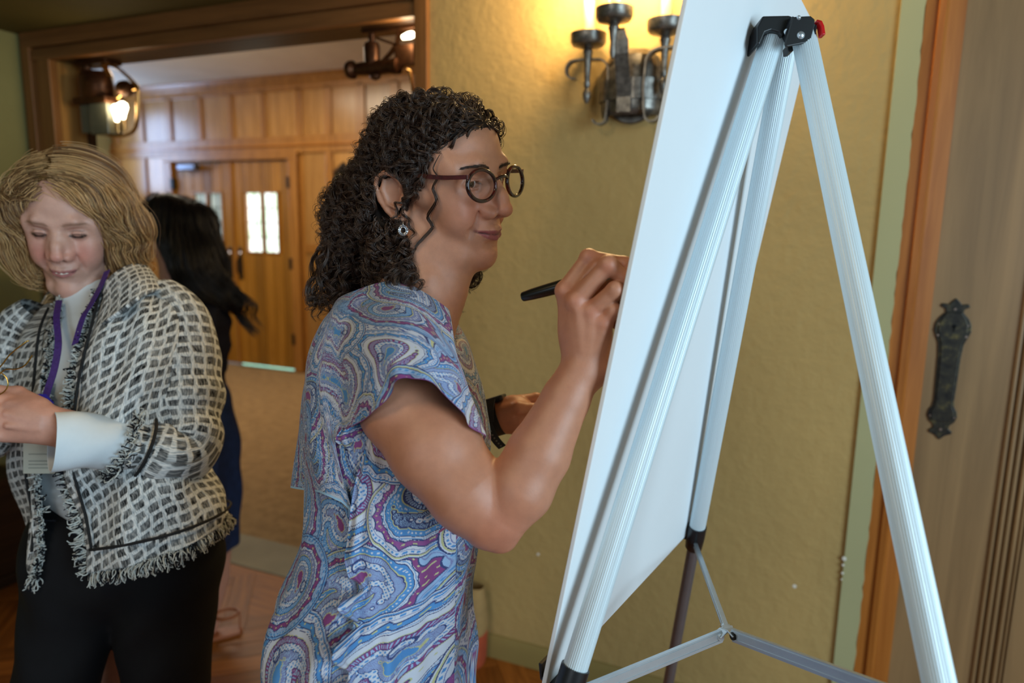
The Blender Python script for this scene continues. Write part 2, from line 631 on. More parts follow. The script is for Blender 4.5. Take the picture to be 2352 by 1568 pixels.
# left wall, ceilings, skirtings
struct('wall_left', MB().box((-3.40, -2.6, 0), (-3.25, 2.11, 2.95)), M_PLASTER_G)
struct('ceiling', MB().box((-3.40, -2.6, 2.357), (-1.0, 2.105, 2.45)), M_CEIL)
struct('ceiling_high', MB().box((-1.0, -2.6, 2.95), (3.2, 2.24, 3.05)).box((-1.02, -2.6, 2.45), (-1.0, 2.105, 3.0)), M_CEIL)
bb = MB().prism([(0, 0), (0.018, 0), (0.018, .055), (.012, .075), (.006, .085), (0, .085)], (-1.186, YW, 0), (0, -1, 0), (0, 0, 1), (1, 0, 0), 1.376)
struct('baseboard_front', bb, mat_plaster('baseboard_paint', (142, 122, 70), bs=.1, scale=20), smooth=30)
struct('baseboard_left', MB().prism([(0, 0), (0.018, 0), (0.018, .055), (.012, .075), (.006, .085), (0, .085)], (-3.25, 1.0, 0), (1, 0, 0), (0, 0, 1), (0, 1, 0), 1.08), M_STRIP, smooth=30)
struct('wall_east', MB().box((3.2, 0.6, 0), (3.3, 2.24, 2.95)), M_PLASTER)

# ------------------------------------------------------------------ lobby
struct('wall_lobby_left', MB().box((-7.6, 2.24, 0), (-7.46, YB, 3.1)), M_STRIP)
# arched window in the left lobby wall: its daylight glints on the polished panels
arch = [(4.55, 1.9), (5.38, 1.9), (5.38, 2.62)] + [(4.965 + .415 * math.cos(a), 2.62 + .30 * math.sin(a)) for a in np.linspace(.2, math.pi - .2, 12)] + [(4.55, 2.62)]
wn = struct('window_1', MB().prism([(y, z) for y, z in arch], (-7.455, 0, 0), (0, 1, 0), (0, 0, 1), (1, 0, 0), .008), mat_emit('daylit_window', (.42, .62, 1.0), 11.0))
wf = MB()
wf.strap([(-7.445, y, z) for y, z in arch + arch[:1]], .03, .05, (1, 0, 0))
wf.build('window_frame', M_OAK, wn)
MB().box((-7.45, 4.95, 1.9), (-7.425, 4.98, 2.9)).build('window_mullion', M_OAK, wn)
struct('wall_lobby_right', MB().box((1.05, 2.24, 0), (1.2, YB, 3.1)), M_STRIP)
struct('ceiling_lobby', MB().box((-7.7, 2.24, 3.03), (1.2, YB + .1, 3.15)), M_LCEIL)
struct('wall_lobby_front', MB().box((-1.18, 2.245, 0), (1.2, 2.26, 3.1)), M_LCEIL)
bk = MB()
bk.box((-7.6, YB + .012, 0), (-6.507, YB + .12, 3.1))
bk.box((-4.886, YB + .012, 0), (1.2, YB + .12, 3.1))
bk.box((-6.507, YB + .012, 2.215), (-4.886, YB + .12, 3.1))
struct('wall_lobby_back', bk, M_OAK)
wb = bpy.data.objects['wall_lobby_back']
edges = [(-7.42, -7.38), (-7.32, -6.965), (-6.905, -6.545), (-6.475, -6.095), (-6.03, -5.66), (-5.60, -5.22), (-5.17, -4.77), (-4.70, -4.42), (-4.34, -4.05), (-3.95, -3.66),
         (-3.57, -3.22), (-3.14, -2.8), (-2.72, -2.36), (-2.28, -1.92)]
rails = MB()
for (a, b_), (a2, b2) in zip(edges[:-1], edges[1:]):
    rails.box((b_, YB - .026, 2.44), (a2, YB + .014, 2.90))
    if not (-6.7 < b_ < -4.75):
        rails.box((b_, YB - .026, 0.12), (a2, YB + .014, 2.27))
rails.box((-7.6, YB - .026, 2.88), (1.0, YB + .014, 2.95))
rails.box((-7.6, YB - .026, 2.27), (1.0, YB + .014, 2.44))
rails.box((-7.6, YB - .022, 0.0), (-6.62, YB + .014, 0.16))
rails.box((-4.70, YB - .022, 0.0), (1.0, YB + .014, 0.16))
rails.build('panel_frame', M_OAK, wb, bevel=0.004)
MB().box((-7.6, YB - .045, 2.335), (-6.2, YB - .012, 2.362)).box((-6.2, YB - .045, 2.335), (1.0, YB - .012, 2.362)).build('ledge', mat_wood('polished_ledge_wood', (150, 92, 34), (186, 124, 58), grain=(.06, 1, 1), rough=.16, spec=1.0), wb, bevel=0.012, bseg=3)
cr = MB().prism([(0, 0), (.03, 0), (.055, .03), (.055, .05), (.08, .085), (.08, .10), (0, .10)], (-7.6, YB + .01, 2.935), (0, -1, 0), (0, 0, 1), (1, 0, 0), 8.6)
cr.build('cornice', M_OAK, wb, smooth=30)
for a, b_ in edges:
    MB().box((a - .01, YB - .004, 2.43), (b_ + .01, YB + .014, 2.89)).build('wall_panel', M_OAKP, wb, bevel=0.003)
    if not (-6.6 < (a + b_) / 2 < -4.72):
        MB().box((a - .01, YB - .004, 1.35), (b_ + .01, YB + .014, 2.28)).build('wall_panel', M_OAKP, wb, bevel=0.003)
        MB().box((a - .01, YB - .004, 0.15), (b_ + .01, YB + .014, 1.28)).build('wall_panel', M_OAKP, wb, bevel=0.003)
        MB().box((a - .02, YB - .016, 1.27), (b_ + .02, YB + .014, 1.36)).build('mid_rail', M_OAK, wb)
# double doors
tm = MB()
tm.box((-6.62, YB - .04, 0), (-6.507, YB + .02, 2.2149))
tm.box((-4.886, YB - .04, 0), (-4.775, YB + .02, 2.2149))
tm.box((-6.62, YB - .04, 2.215), (-4.775, YB + .02, 2.30))
struct('trim_11', tm, M_OAK, bevel=.006)
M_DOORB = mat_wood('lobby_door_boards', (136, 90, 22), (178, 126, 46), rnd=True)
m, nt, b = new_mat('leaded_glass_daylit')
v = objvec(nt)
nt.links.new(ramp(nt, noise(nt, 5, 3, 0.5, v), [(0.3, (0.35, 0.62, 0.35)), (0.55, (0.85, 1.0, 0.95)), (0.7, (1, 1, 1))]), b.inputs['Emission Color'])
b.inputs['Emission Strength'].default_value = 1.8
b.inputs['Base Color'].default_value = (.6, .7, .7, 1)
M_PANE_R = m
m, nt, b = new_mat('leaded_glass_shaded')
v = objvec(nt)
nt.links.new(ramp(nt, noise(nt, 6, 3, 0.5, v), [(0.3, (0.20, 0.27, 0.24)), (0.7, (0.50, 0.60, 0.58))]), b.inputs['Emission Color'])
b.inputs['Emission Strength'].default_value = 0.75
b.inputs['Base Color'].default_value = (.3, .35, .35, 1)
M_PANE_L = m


def lobby_door(name, x0, x1, panes, pane_mat, hx, hinge_x):
    fr = MB()
    z0, z1 = 1.262, 1.878
    # solid core behind the boards, pierced where the panes are
    px0, px1 = panes[0][0], panes[-1][1]
    fr.box((x0, YB + .03, .012), (x1, YB + .06, z0))
    fr.box((x0, YB + .03, z1), (x1, YB + .06, 2.212))
    fr.box((x0, YB + .03, z0), (px0, YB + .06, z1))
    fr.box((px1, YB + .03, z0), (x1, YB + .06, z1))
    fr.box((panes[0][1], YB + .005, z0), (panes[1][0], YB + .06, z1))
    o = struct(name, fr, M_DOORB)
    n = 6
    wd = (x1 - x0) / n
    for k in range(n):
        a, b_ = x0 + k * wd + .003, x0 + (k + 1) * wd - .003
        if b_ > px0 + .02 and a < px1 - .02:
            aa, bb_ = a, b_
            MB().box((a, YB + .008, .015), (b_, YB + .031, z0 - .01)).build('door_board', M_DOORB, o, bevel=.006)
            MB().box((a, YB + .008, z1 + .01), (b_, YB + .031, 2.208)).build('door_board', M_DOORB, o, bevel=.006)
        else:
            MB().box((a, YB + .008, .015), (b_, YB + .031, 2.208)).build('door_board', M_DOORB, o, bevel=.006)
    for (a, b_) in panes:
        g = MB().box((a, YB + .035, z0), (b_, YB + .041, z1)).build('window_pane', pane_mat, o)
        ld = MB()
        ld.box(((a + b_) / 2 - .004, YB + .030, z0), ((a + b_) / 2 + .004, YB + .036, z1))
        for q in (.25, .5, .75):
            zq = z0 + (z1 - z0) * q
            ld.box((a, YB + .030, zq - .004), (b_, YB + .036, zq + .004))
        ld.build('lead_came', M_BLACKM, g)
    mo_ = MB()
    for (a, b_) in panes:
        mo_.box((a - .018, YB - .002, z0 - .018), (a, YB + .03, z1 + .018)).box((b_, YB - .002, z0 - .018), (b_ + .018, YB + .03, z1 + .018))
        mo_.box((a, YB - .002, z0 - .018), (b_, YB + .03, z0)).box((a, YB - .002, z1), (b_, YB + .03, z1 + .018))
    mo_.build('window_moulding', M_OAK, o)
    h = MB().box((hx - .026, YB - .004, .955), (hx + .026, YB + .009, 1.30)).build('handle_plate', M_BLACKM, o, bevel=.008)
    MB().tube([(hx, YB - .0, 1.02), (hx, YB - .045, 1.03), (hx, YB - .05, 1.10), (hx, YB - .045, 1.17), (hx, YB, 1.18)], .010, 8).build('pull', M_BLACKM, h, smooth=40)
    MB().lathe([(.026, 0), (.028, .01), (.018, .022)], 16, (hx, YB - .004, 1.235), (0, -1, 0)).build('lock_knob', mat_plain('bright_nickel', (190, 186, 196), rough=.25, metal=.9), h, smooth=40)
    for hz in (.35, 1.15, 1.98):
        MB().box((hinge_x - .022, YB - .043, hz - .06), (hinge_x + .022, YB + .009, hz + .06)).build('hinge', M_BLACKM, o, bevel=.004)
    return o


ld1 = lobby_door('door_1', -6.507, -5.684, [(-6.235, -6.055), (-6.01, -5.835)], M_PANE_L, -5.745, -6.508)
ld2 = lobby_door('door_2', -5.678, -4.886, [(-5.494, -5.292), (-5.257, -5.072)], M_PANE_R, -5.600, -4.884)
MB().box((-5.695, YB - .012, .015), (-5.667, YB + .03, 2.21)).build('meeting_stile', M_OAK, ld2, bevel=.004)
cl = MB().box((-6.36, YB - .09, 2.120), (-6.10, YB - .01, 2.185)).build('door_closer', mat_plain('grey_closer_steel', (120, 124, 136), rough=.28, metal=.85), ld1, bevel=.01)
MB().strap([(-6.12, YB - .05, 2.17), (-5.95, YB - .16, 2.19), (-5.80, YB - .03, 2.2)], .022, .008, (0, 0, 1)).build('closer_arm', M_BLACKM, cl)
# daylight gap under the right door
tg = MB().box((-5.66, YB + .02, -.004), (-4.90, YB + .07, .012))
gm, nt, b = new_mat('daylight_gap')
b.inputs['Emission Color'].default_value = (.35, .85, .7, 1)
b.inputs['Emission Strength'].default_value = 1.6
tg.build('daylight_gap', gm, ld2)
MB().box((-5.66, YB - .05, -.005), (-4.90, YB + .02, .006)).build('sill_strip', mat_plain('brushed_sill', (190, 205, 200), rough=.25, metal=.9), ld2)
# small dark fixture on the panelled wall
wr = empty('wall_lantern', (-4.16, YB - .03, 1.98), 'small dark metal lantern on the panelled lobby wall right of the doors', 'lantern')
MB().box((-4.24, YB - .03, 1.86), (-4.06, YB - .004, 2.14)).build('back_plate', M_BLACKM, wr, bevel=.01)
MB().box((-4.25, YB - .16, 1.84), (-4.05, YB - .04, 1.87)).build('lantern_base', M_BLACKM, wr, bevel=.004)
MB().lathe([(.10, 0), (.11, .01), (.03, .09), (.012, .11)], 6, (-4.15, YB - .10, 2.05), (0, 0, 1)).build('lantern_roof', M_BLACKM, wr)
for sx in (-.07, .07):
    for sy in (-.15, -.05):
        MB().box((-4.15 + sx - .006, YB + sy - .006, 1.865), (-4.15 + sx + .006, YB + sy + .006, 2.06)).build('lantern_post', M_BLACKM, wr)
MB().box((-4.21, YB - .145, 1.87), (-4.09, YB - .055, 2.05)).build('lantern_glass', mat_plain('smoky_glass', (70, 80, 60), rough=.2), wr)
# dark chest at the left wall
ch = empty('wooden_chest', (-3.12, 1.55, 0), 'dark wooden chest standing against the olive left wall', 'chest')
MB().box((-3.235, 1.32, 0.05), (-3.02, 1.80, .44)).build('chest_body', M_DARKCH, ch, bevel=.006)
MB().box((-3.24, 1.31, 0.44), (-3.01, 1.81, .475)).build('chest_lid', M_DARKCH, ch, bevel=.006)
MB().box((-3.24, 1.315, 0.0), (-3.015, 1.805, .05)).build('chest_plinth', M_DARKCH, ch, bevel=.006)
# ================================================================== EASEL AND BOARD
TL, TR, BR, BL = at(1655, -363, .664), at(1870, 55, 1.168), at(1590, 1215, 1.344), at(1252, 1580, .84)
BN = np.cross(TR - TL, BL - TL); BN /= np.linalg.norm(BN)       # towards the writer
BX = (TR - TL) / np.linalg.norm(TR - TL)
BYv = (TL - BL) / np.linalg.norm(TL - BL)
bd = MB()
t_ = .006
q = [TL, TR, BR, BL]
bd.add([p + BN * t_ for p in q] + [p for p in q], [(0, 1, 2, 3), (7, 6, 5, 4), (0, 4, 5, 1), (1, 5, 6, 2), (2, 6, 7, 3), (3, 7, 4, 0)])
M_FOAM = mat_plain('white_foam_board', (232, 238, 242), rough=.55, spec=.35, var=.01, scale=8)
bo = bd.build('foam_board', M_FOAM, None, bevel=.0012)
tag(bo, 'large white foam board leaning on the aluminium tripod easel', 'board')

m, nt, b = new_mat('ribbed_aluminium')
b.inputs['Base Color'].default_value = (.66, .77, .82, 1)
b.inputs['Metallic'].default_value = .25
b.inputs['Roughness'].default_value = .48
v = objvec(nt)
bump(nt, b, noise(nt, 120, 3, .5, v), .05, .001)
M_ALU = m
M_ALUD = mat_plain('grey_aluminium', (128, 128, 132), rough=.35, metal=.7, var=.06)
M_ALUF = mat_plain('flat_aluminium', (196, 204, 210), rough=.3, metal=.7, var=.05)
AP = at(1808, 75, .885)
LF, RF = at(1309, 1572, .813), at(1598, 1228, 1.30)
LT, RT = at(1783, 60, .885), at(1808, 92, .925)
RRT = at(1843, 70, .875)
RRB = at(2157, 1568, .645)
es = empty('easel', (AP[0], AP[1], 0.0), 'silver aluminium tripod easel with black head holding the white board', 'easel')


def leg_tube(a, b_, r):
    k = MB()
    k.tube([a, b_], r, 72, flute=.00042)
    return k


def floor_pt(a, b_):
    t = (0.004 - a[2]) / (b_[2] - a[2])
    return a + (b_ - a) * t


def add_leg(a, b_, top_r, low_r, label=None):
    lg = leg_tube(a, b_, top_r).build('leg', M_ALU, es, smooth=None)
    u = (b_ - a) / np.linalg.norm(b_ - a)
    fp = floor_pt(a, b_)
    MB().tube([b_ - u * .05, fp], low_r, 20).build('lower_leg', M_ALUD, lg, smooth=40)
    MB().tube([fp - u * .05, fp], low_r * 1.3, 16).build('rubber_foot', M_BLACKP, lg, smooth=40)
    # clamp collar
    cl_ = MB()
    cl_.tube([b_ - u * .022, b_ + u * .004, b_ + u * .03, b_ + u * .034], [top_r * 1.16, top_r * 1.16, top_r * 1.05, low_r * 1.15], 24)
    c_ = cl_.build('collar', M_BLACKP, lg, smooth=40)
    return lg, u, fp


l1, u1, f1 = add_leg(LT, LF, .0150, .0118)
l2, u2, f2 = add_leg(RT, RF, .0150, .0112)
RRM = RRT + (RRB - RRT) * 1.035
l3, u3, f3 = add_leg(RRT, RRM, .0150, .0118)
# board rests: little ledges on the two front legs reaching under the board
for P, u, cor, l in ((LF, u1, BL, l1), (RF, u2, BR, l2)):
    tgt = cor + BX * (.03 if cor is BL else -.03)
    foot = P + u * .006
    r_ = MB()
    r_.strap([foot, foot + (tgt - foot) * .8 - np.array([0, 0, .004]), tgt + BN * .016 - np.array([0, 0, .006]), tgt + BN * .018 + np.array([0, 0, .014])], .024, .005, BX)
    r_.build('board_rest', M_BLACKP, l, bevel=.001)
# leg spreader
HUB = at(1671, 1453, .93)
for P, u, l in ((LF, u1, l1), (RF, u2, l2), (RRM, u3, l3)):
    e = P + u * .018 + (HUB - P) * .02
    if l is l3:
        e = RRM - u3 * .0 + (HUB - RRM) * .02
    dv = (HUB - e) / np.linalg.norm(HUB - e)
    h_ = HUB - dv * .012
    sd = np.cross(dv, UP); sd /= np.linalg.norm(sd)
    up_ = np.cross(sd, dv)
    wid = .0165 if l is not l2 else .011
    br = MB().strap([e, h_], wid, .0055, up_)
    for off in (-.3, .3):
        br.strap([e + up_ * wid * off, h_ + up_ * wid * off], .0022, .0075, up_)
    bro = br.build('brace', M_ALUF, es)
    rv = MB().lathe([(.0058, 0), (.005, .003)], 14, h_ - dv * .004 + sd * .0025, sd).lathe([(.0058, 0), (.005, .003)], 14, h_ - dv * .004 - sd * .0025, -sd)
    rv.build('rivet', M_BLACKM if l is l3 else M_ALUF, bro, smooth=40)
hb = MB()
for P in (LF, RF, RRM):
    dv = (P - HUB) / np.linalg.norm(P - HUB)
    sd = np.cross(dv, UP); sd /= np.linalg.norm(sd)
    hb.strap([HUB + np.array([0, 0, .006]), HUB + dv * .008 + np.array([0, 0, .006]), HUB + dv * .02], .015, .0022, sd)
hb.build('hub', M_ALUF, es, bevel=.0006)

# head bracket of the easel: folded black steel
hd = MB()
ex, ey, ez = RI, UP, FW


def hpoly(pts_px, d0, thick):
    P0 = at(1808, 75, d0)
    s = d0 / FPX
    return MB().prism([((x - 1808) * s, -(y - 75) * s) for x, y in pts_px], P0, RI, UP, FW, thick)


# front plate (right), left sheath over the leg, folded flange between
plate = hpoly([(1803, 100), (1806, 72), (1822, 38), (1862, 36), (1872, 44), (1872, 56), (1861, 96), (1810, 106), (1805, 106)], .853, .004)
hd_front = plate.build('head_plate', M_BLACKP, es, bevel=.0012)
P = lambda x, y, d: at(x, y, d)
body = MB()
# sheath: box-like shell around the left leg top
sh_out = [(1739, 100), (1739, 62), (1750, 40), (1752, 36), (1812, 35), (1822, 38), (1806, 72), (1797, 84), (1789, 74), (1772, 69), (1758, 74), (1746, 102)]
body = hpoly(sh_out, .862, .040)
hs = body.build('head_sheath', M_BLACKP, es, bevel=.003, bseg=3)
fl_ = MB().add([P(1803, 102, .852), P(1822, 38, .852), P(1810, 46, .866), P(1796, 84, .868), P(1806, 104, .860)], [(0, 1, 2, 3, 4)])
for i in range(1):
    pass
fo = fl_.build('head_flange', M_BLACKP, es)
md = fo.modifiers.new('solid', 'SOLIDIFY'); md.thickness = .002; md.offset = 0
bk_ = hpoly([(1810, 100), (1826, 96), (1824, 116), (1812, 118)], .880, .02).build('inner_block', M_BLACKP, es, bevel=.002)
bk2 = hpoly([(1872, 54), (1878, 56), (1874, 88), (1866, 88)], .858, .03).build('inner_block', M_BLACKP, es, bevel=.002)
rv = MB()
for (x, y, r_) in ((1834, 41, 5.5), (1839, 81, 9.5)):
    s = .853 / FPX
    rv = MB().lathe([(r_ * s, 0), (r_ * s * .95, .001), (r_ * s * .55, .003), (0.0001, .0034)], 20, at(x, y, .8535), -FW)
    rv.build('rivet', M_ALUF, hd_front, smooth=50)
MB().lathe([(.0038, 0), (.003, .002)], 12, at(1807, 73, .858), -(FW + RI * .8)).build('rivet', M_ALUF, fo, smooth=50)
M_RED = mat_plain('red_plastic', (196, 22, 28), rough=.35, var=.05)
hk = MB().strap([at(1870, 52, .866), at(1880, 54, .862), at(1885, 64, .860), at(1888, 84, .858)], .012, .0045, FW)
hk.build('release_lever', M_RED, es, bevel=.0012)

# ================================================================== WALL SCONCE
SY = YW - .07
sn = empty('wall_sconce', (-.50, YW, 1.95), 'wrought iron wall sconce with three candle lamps behind the board', 'sconce')
M_CANDLE = mat_plain('ivory_candle_sleeve', (222, 196, 132), rough=.55, var=.05)
bp = MB()
pl = [(math.cos(a) * (.098 if math.sin(a) > 0 else .088), math.sin(a) * (.085 if math.sin(a) > 0 else .10)) for a in np.linspace(0, 2 * math.pi, 40, endpoint=False)]
bp.prism(pl, (-.495, YW - .002, 1.965), (1, 0, 0), (0, 0, 1), (0, -1, 0), .014)
bpo = bp.build('back_plate', M_IRON, sn, bevel=.004)
dm = MB()
# domed half-round body, open at its foot
prof_ = [(.088, -.082), (.092, -.06), (.092, .05), (.086, .06), (.074, .085), (.05, .105)]
vs, fs = [], []
nseg = 20
for (r_, h_) in prof_:
    for k in range(nseg + 1):
        th = math.pi * k / nseg
        vs.append((-.495 + r_ * math.cos(th), YW - .012 - r_ * .72 * math.sin(th), 1.965 + h_))
for i in range(len(prof_) - 1):
    for k in range(nseg):
        fs.append((i * (nseg + 1) + k, i * (nseg + 1) + k + 1, (i + 1) * (nseg + 1) + k + 1, (i + 1) * (nseg + 1) + k))
dm.add(vs, fs)
do = dm.build('domed_body', M_IRON, sn, smooth=40)
md = do.modifiers.new('solid', 'SOLIDIFY'); md.thickness = .004
# scrolled straps


def arc(cx_, cz_, r_, a0, a1, n=10):
    return [(cx_ + r_ * math.cos(a), cz_ + r_ * math.sin(a)) for a in np.linspace(math.radians(a0), math.radians(a1), n)]


def iron_strap(path, y, w, t=.005, slope=0.0):
    return MB().strap([(x, y - slope * i, z) for i, (x, z) in enumerate(path)], w, t, (0, 1, 0))


lp = arc(-.578, 1.882, .022, 200, 330, 8) + [(-.556, 1.90), (-.553, 1.95), (-.556, 2.0)] + arc(-.590, 2.01, .034, 10, 90, 7) + [(-.62, 2.046), (-.655, 2.046)] + arc(-.660, 2.020, .026, 90, 280, 12)
iron_strap(lp, SY + .012, .026).build('scroll_arm', M_IRON, sn)
rp = arc(-.420, 1.882, .022, -20, -150, 8) + [(-.444, 1.90), (-.447, 1.96), (-.444, 2.02)] + arc(-.408, 2.02, .036, 170, 90, 7) + [(-.38, 2.058), (-.345, 2.056)] + arc(-.340, 2.030, .026, 90, -100, 12)
iron_strap(rp, SY + .002, .034).build('scroll_arm', M_IRON, sn)
mp = [(.0, 1.888), (.0, 1.93), (-.018, 1.99), (-.035, 2.04), (-.04, 2.075)]
mpts = [(-.500 + x * .1, SY - .020 + x, z) for x, z in mp] + [(-.516, SY - .062, 2.098), (-.52, SY - .04, 2.11), (-.522, SY - .01, 2.10), (-.52, SY + .004, 2.075)]
MB().strap(mpts, .040, .005, (1, 0, 0)).build('scroll_arm', M_IRON, sn)
ring = MB()
ring.strap([(-.495 + .097 * math.cos(a), YW - .012 - .073 * math.sin(a), 1.955) for a in np.linspace(0, math.pi, 22)], .058, .004, (0, 0, 1)).build('body_band', M_IRON, sn)
M_BULB = mat_emit('sconce_bulb_glow', (1.0, .72, .36), 14)
for i, (x, y, z) in enumerate(((-.618, SY, 2.085), (-.527, SY - .062, 2.128), (-.393, SY - .004, 2.100))):
    cp = MB().lathe([(.012, -.012), (.022, -.006), (.046, -.002), (.052, .006), (.053, .030), (.050, .030), (.048, .008), (.018, .004)], 28, (x, y, z)).build('drip_cup', M_IRON, sn, smooth=40)
    st = MB()
    if i != 1:
        st.lathe([(.004, -.165), (.011, -.150), (.0125, -.135), (.006, -.122), (.010, -.112), (.008, -.10), (.0105, -.045), (.013, -.03), (.016, -.02), (.012, -.012)], 16, (x, y, z))
    else:
        st.lathe([(.006, -.10), (.010, -.085), (.008, -.06), (.013, -.03), (.016, -.02), (.012, -.012)], 16, (x, y, z))
    st.build('stem', M_IRON, cp, smooth=40)
    MB().lathe([(.0165, 0), (.0165, .115), (.010, .118)], 20, (x, y, z + .006)).build('candle_sleeve', M_CANDLE, sn, smooth=40)
    bu = MB().lathe([(.008, 0), (.015, .012), (.016, .024), (.010, .045), (.002, .060)], 16, (x, y, z + .124)).build('bulb', M_BULB, sn, smooth=60)
    ld_ = bpy.data.lights.new('sconce_bulb_light', 'POINT')
    ld_.energy = 8.5
    ld_.color = (1.0, .70, .34)
    ld_.shadow_soft_size = .03
    lo = bpy.data.objects.new('bulb_light', ld_)
    COL.objects.link(lo)
    lo.location = (x, y - .045, z + .155)
    lo.parent = sn
    lo.matrix_parent_inverse = PINV[sn.name]

# ================================================================== TWO LANTERNS IN THE OPENING
M_GLOW = mat_emit('lantern_bulb_glow', (1.0, .88, .62), 9)
M_BRASSR = mat_plain('bright_bronze_rim', (196, 150, 92), rough=.22, metal=.95, var=.1)
M_TINT = mat_plain('grey_lantern_glass', (88, 88, 76), rough=.22, var=.1)


def lantern(ox, oy, oz, label, kind):
    L_ = empty('hanging_lantern', (ox, oy, 2.238), label, 'lantern', None)
    o = np.array([ox, oy, oz])
    if kind == 0:
        MB().box(o + (-.10, -.03, .135), o + (.04, .05, .155)).build('ceiling_plate', M_BRONZE, L_, bevel=.003)
        MB().lathe([(.018, .03), (.02, .14)], 14, o + (-.085, 0, 0)).build('rod', M_BRONZE, L_, smooth=40)
        MB().lathe([(.052, -.02), (.06, -.01), (.06, .09), (.05, .105)], 24, o + (-.04, 0, 0)).build('drum', M_BRONZE, L_, smooth=40)
        MB().box(o + (-.115, -.05, -.045), o + (.045, .05, -.012)).build('crossbar', M_BRONZE, L_, bevel=.006)
        MB().lathe([(.03, 0), (.036, .01), (.036, .03), (.022, .05)], 16, o + (.075, 0, .02), (1, 0, 0)).build('socket', M_BRONZE, L_, smooth=40)
        MB().box(o + (-.10, -.03, -.175), o + (-.05, .03, -.045)).build('glass_panel', M_TINT, L_, bevel=.003)
        MB().box(o + (-.043, -.04, -.185), o + (.04, .03, -.045)).build('glass_panel', M_TINT, L_, bevel=.003)
        lp_ = [(.02, .135), (.075, .105), (.135, .045), (.150, .02), (.148, -.03), (.140, -.12), (.12, -.17), (.07, -.19), (0, -.185)]
        pp = spline(np.array(lp_), 28)
        MB().tube([o + (x, 0, z) for x, z in pp], .0075, 8).build('loop_frame', M_BRASSR, L_, smooth=50)
        MB().tube([o + (.15, 0, .015), o + (.10, 0, .012), o + (.055, 0, -.02)], .0075, 8).build('loop_frame', M_BRASSR, L_, smooth=50)
        MB().tube([o + (.0, 0, .135), o + (.025, 0, .08)], .012, 8).build('loop_frame', M_BRASSR, L_, smooth=50)
        for dx, dz in ((.045, -.075), (.075, -.065)):
            MB().lathe([(.006, -.05), (.010, -.03), (.019, 0), (.017, .018), (.006, .028)], 14, o + (dx, 0, dz)).build('bulb', M_GLOW, L_, smooth=60)
            MB().lathe([(.008, -.10), (.009, -.052)], 12, o + (dx, 0, dz)).build('bulb_stem', M_BRASSR, L_, smooth=60)
        lo_ = o + (.06, -.05, -.06)
    else:
        MB().lathe([(.034, -.045), (.036, .045), (.030, .065), (.015, .07), (.015, .12)], 24, o + (-.055, 0, 0)).build('upright_drum', M_BRONZE, L_, smooth=40)
        MB().lathe([(.040, -.175), (.046, -.165), (.046, -.150), (.030, -.135), (.034, -.10), (.038, -.02), (.034, .03), (.040, .05), (.040, .075), (.03, .08)], 22, o + (0, 0, -.058), (1, 0, 0)).build('cross_drum', M_BRONZE, L_, smooth=40)
        MB().lathe([(.026, 0), (.022, .015), (.004, .025)], 16, o + (-.04, 0, -.095), (0, 0, -1)).build('knob', M_BRONZE, L_, smooth=40)
        k = MB()
        k.strap([o + (-.03, 0, .085), o + (.06, 0, .045), o + (.15, 0, .02)], .02, .012, (0, 1, 0))
        k.strap([o + (-.0, 0, -.03), o + (.04, 0, .01), o + (.07, 0, .05), o + (.08, 0, .11)], .02, .014, (0, 1, 0))
        k.strap([o + (.05, 0, -.09), o + (.10, 0, -.055), o + (.16, 0, -.04)], .02, .014, (0, 1, 0))
        k.build('bracket', M_BRONZE, L_)
        MB().box(o + (.06, -.012, -.06), o + (.15, .012, .04)).build('bracket_plate', M_BRONZE, L_, bevel=.004)
        MB().box(o + (-.09, -.03, .105), o + (.17, .04, .125)).build('ceiling_plate', M_BRONZE, L_, bevel=.003)
        MB().lathe([(.01, -.03), (.017, 0), (.015, .02), (.005, .03)], 14, o + (.135, -.02, .075), (1, 0, .2)).build('bulb', M_GLOW, L_, smooth=60)
        MB().tube([o + (.125, -.02, -.085), o + (.14, -.02, -.09), o + (.155, -.02, -.20)], .008, 8).build('loop_frame', M_BRASSR, L_, smooth=50)
        lo_ = o + (.14, -.07, .05)
    d_ = bpy.data.lights.new('lantern_light', 'POINT')
    d_.energy = .8
    d_.color = (1, .82, .5)
    d_.shadow_soft_size = .03
    q = bpy.data.objects.new('bulb_light', d_)
    COL.objects.link(q)
    q.location = lo_
    q.parent = L_
    q.matrix_parent_inverse = PINV[L_.name]
    return L_


la = lantern(-2.84, 2.18, 2.083, 'bronze lantern with two lit bulbs and a looped frame, left in the opening', 0)
la.scale = (1.3, 1.0, .92)
lb = lantern(-1.42, 2.18, 2.113, 'bronze lantern of crossed drums under the header, nearest the yellow wall', 1)
lb.scale = (.85, .7, .7)

# ================================================================== TOTE BAG ON THE FLOOR BY THE WALL
tb = empty('tote_bag', (-1.10, 2.02, 0), 'beige woven tote bag with an orange base, standing by the yellow wall', 'bag')
bg = MB()


def bag_ring(z, hx, hy, ox=0.0):
    return [(-1.084 + ox + hx * math.copysign(abs(math.cos(a)) ** .5, math.cos(a)), 2.03 + hy * math.copysign(abs(math.sin(a)) ** .6, math.sin(a)), z) for a in np.linspace(0, 2 * math.pi, 28, endpoint=False)]


def bag_part(rows, name, mat):
    rs = [bag_ring(*r) for r in rows]
    k = MB()
    fs = []
    for i in range(len(rs) - 1):
        for j in range(28):
            fs.append((i * 28 + j, i * 28 + (j + 1) % 28, (i + 1) * 28 + (j + 1) % 28, (i + 1) * 28 + j))
    k.add([p for r in rs for p in r], fs + [tuple(range(28))[::-1]])
    return k.build(name, mat, tb, smooth=50)


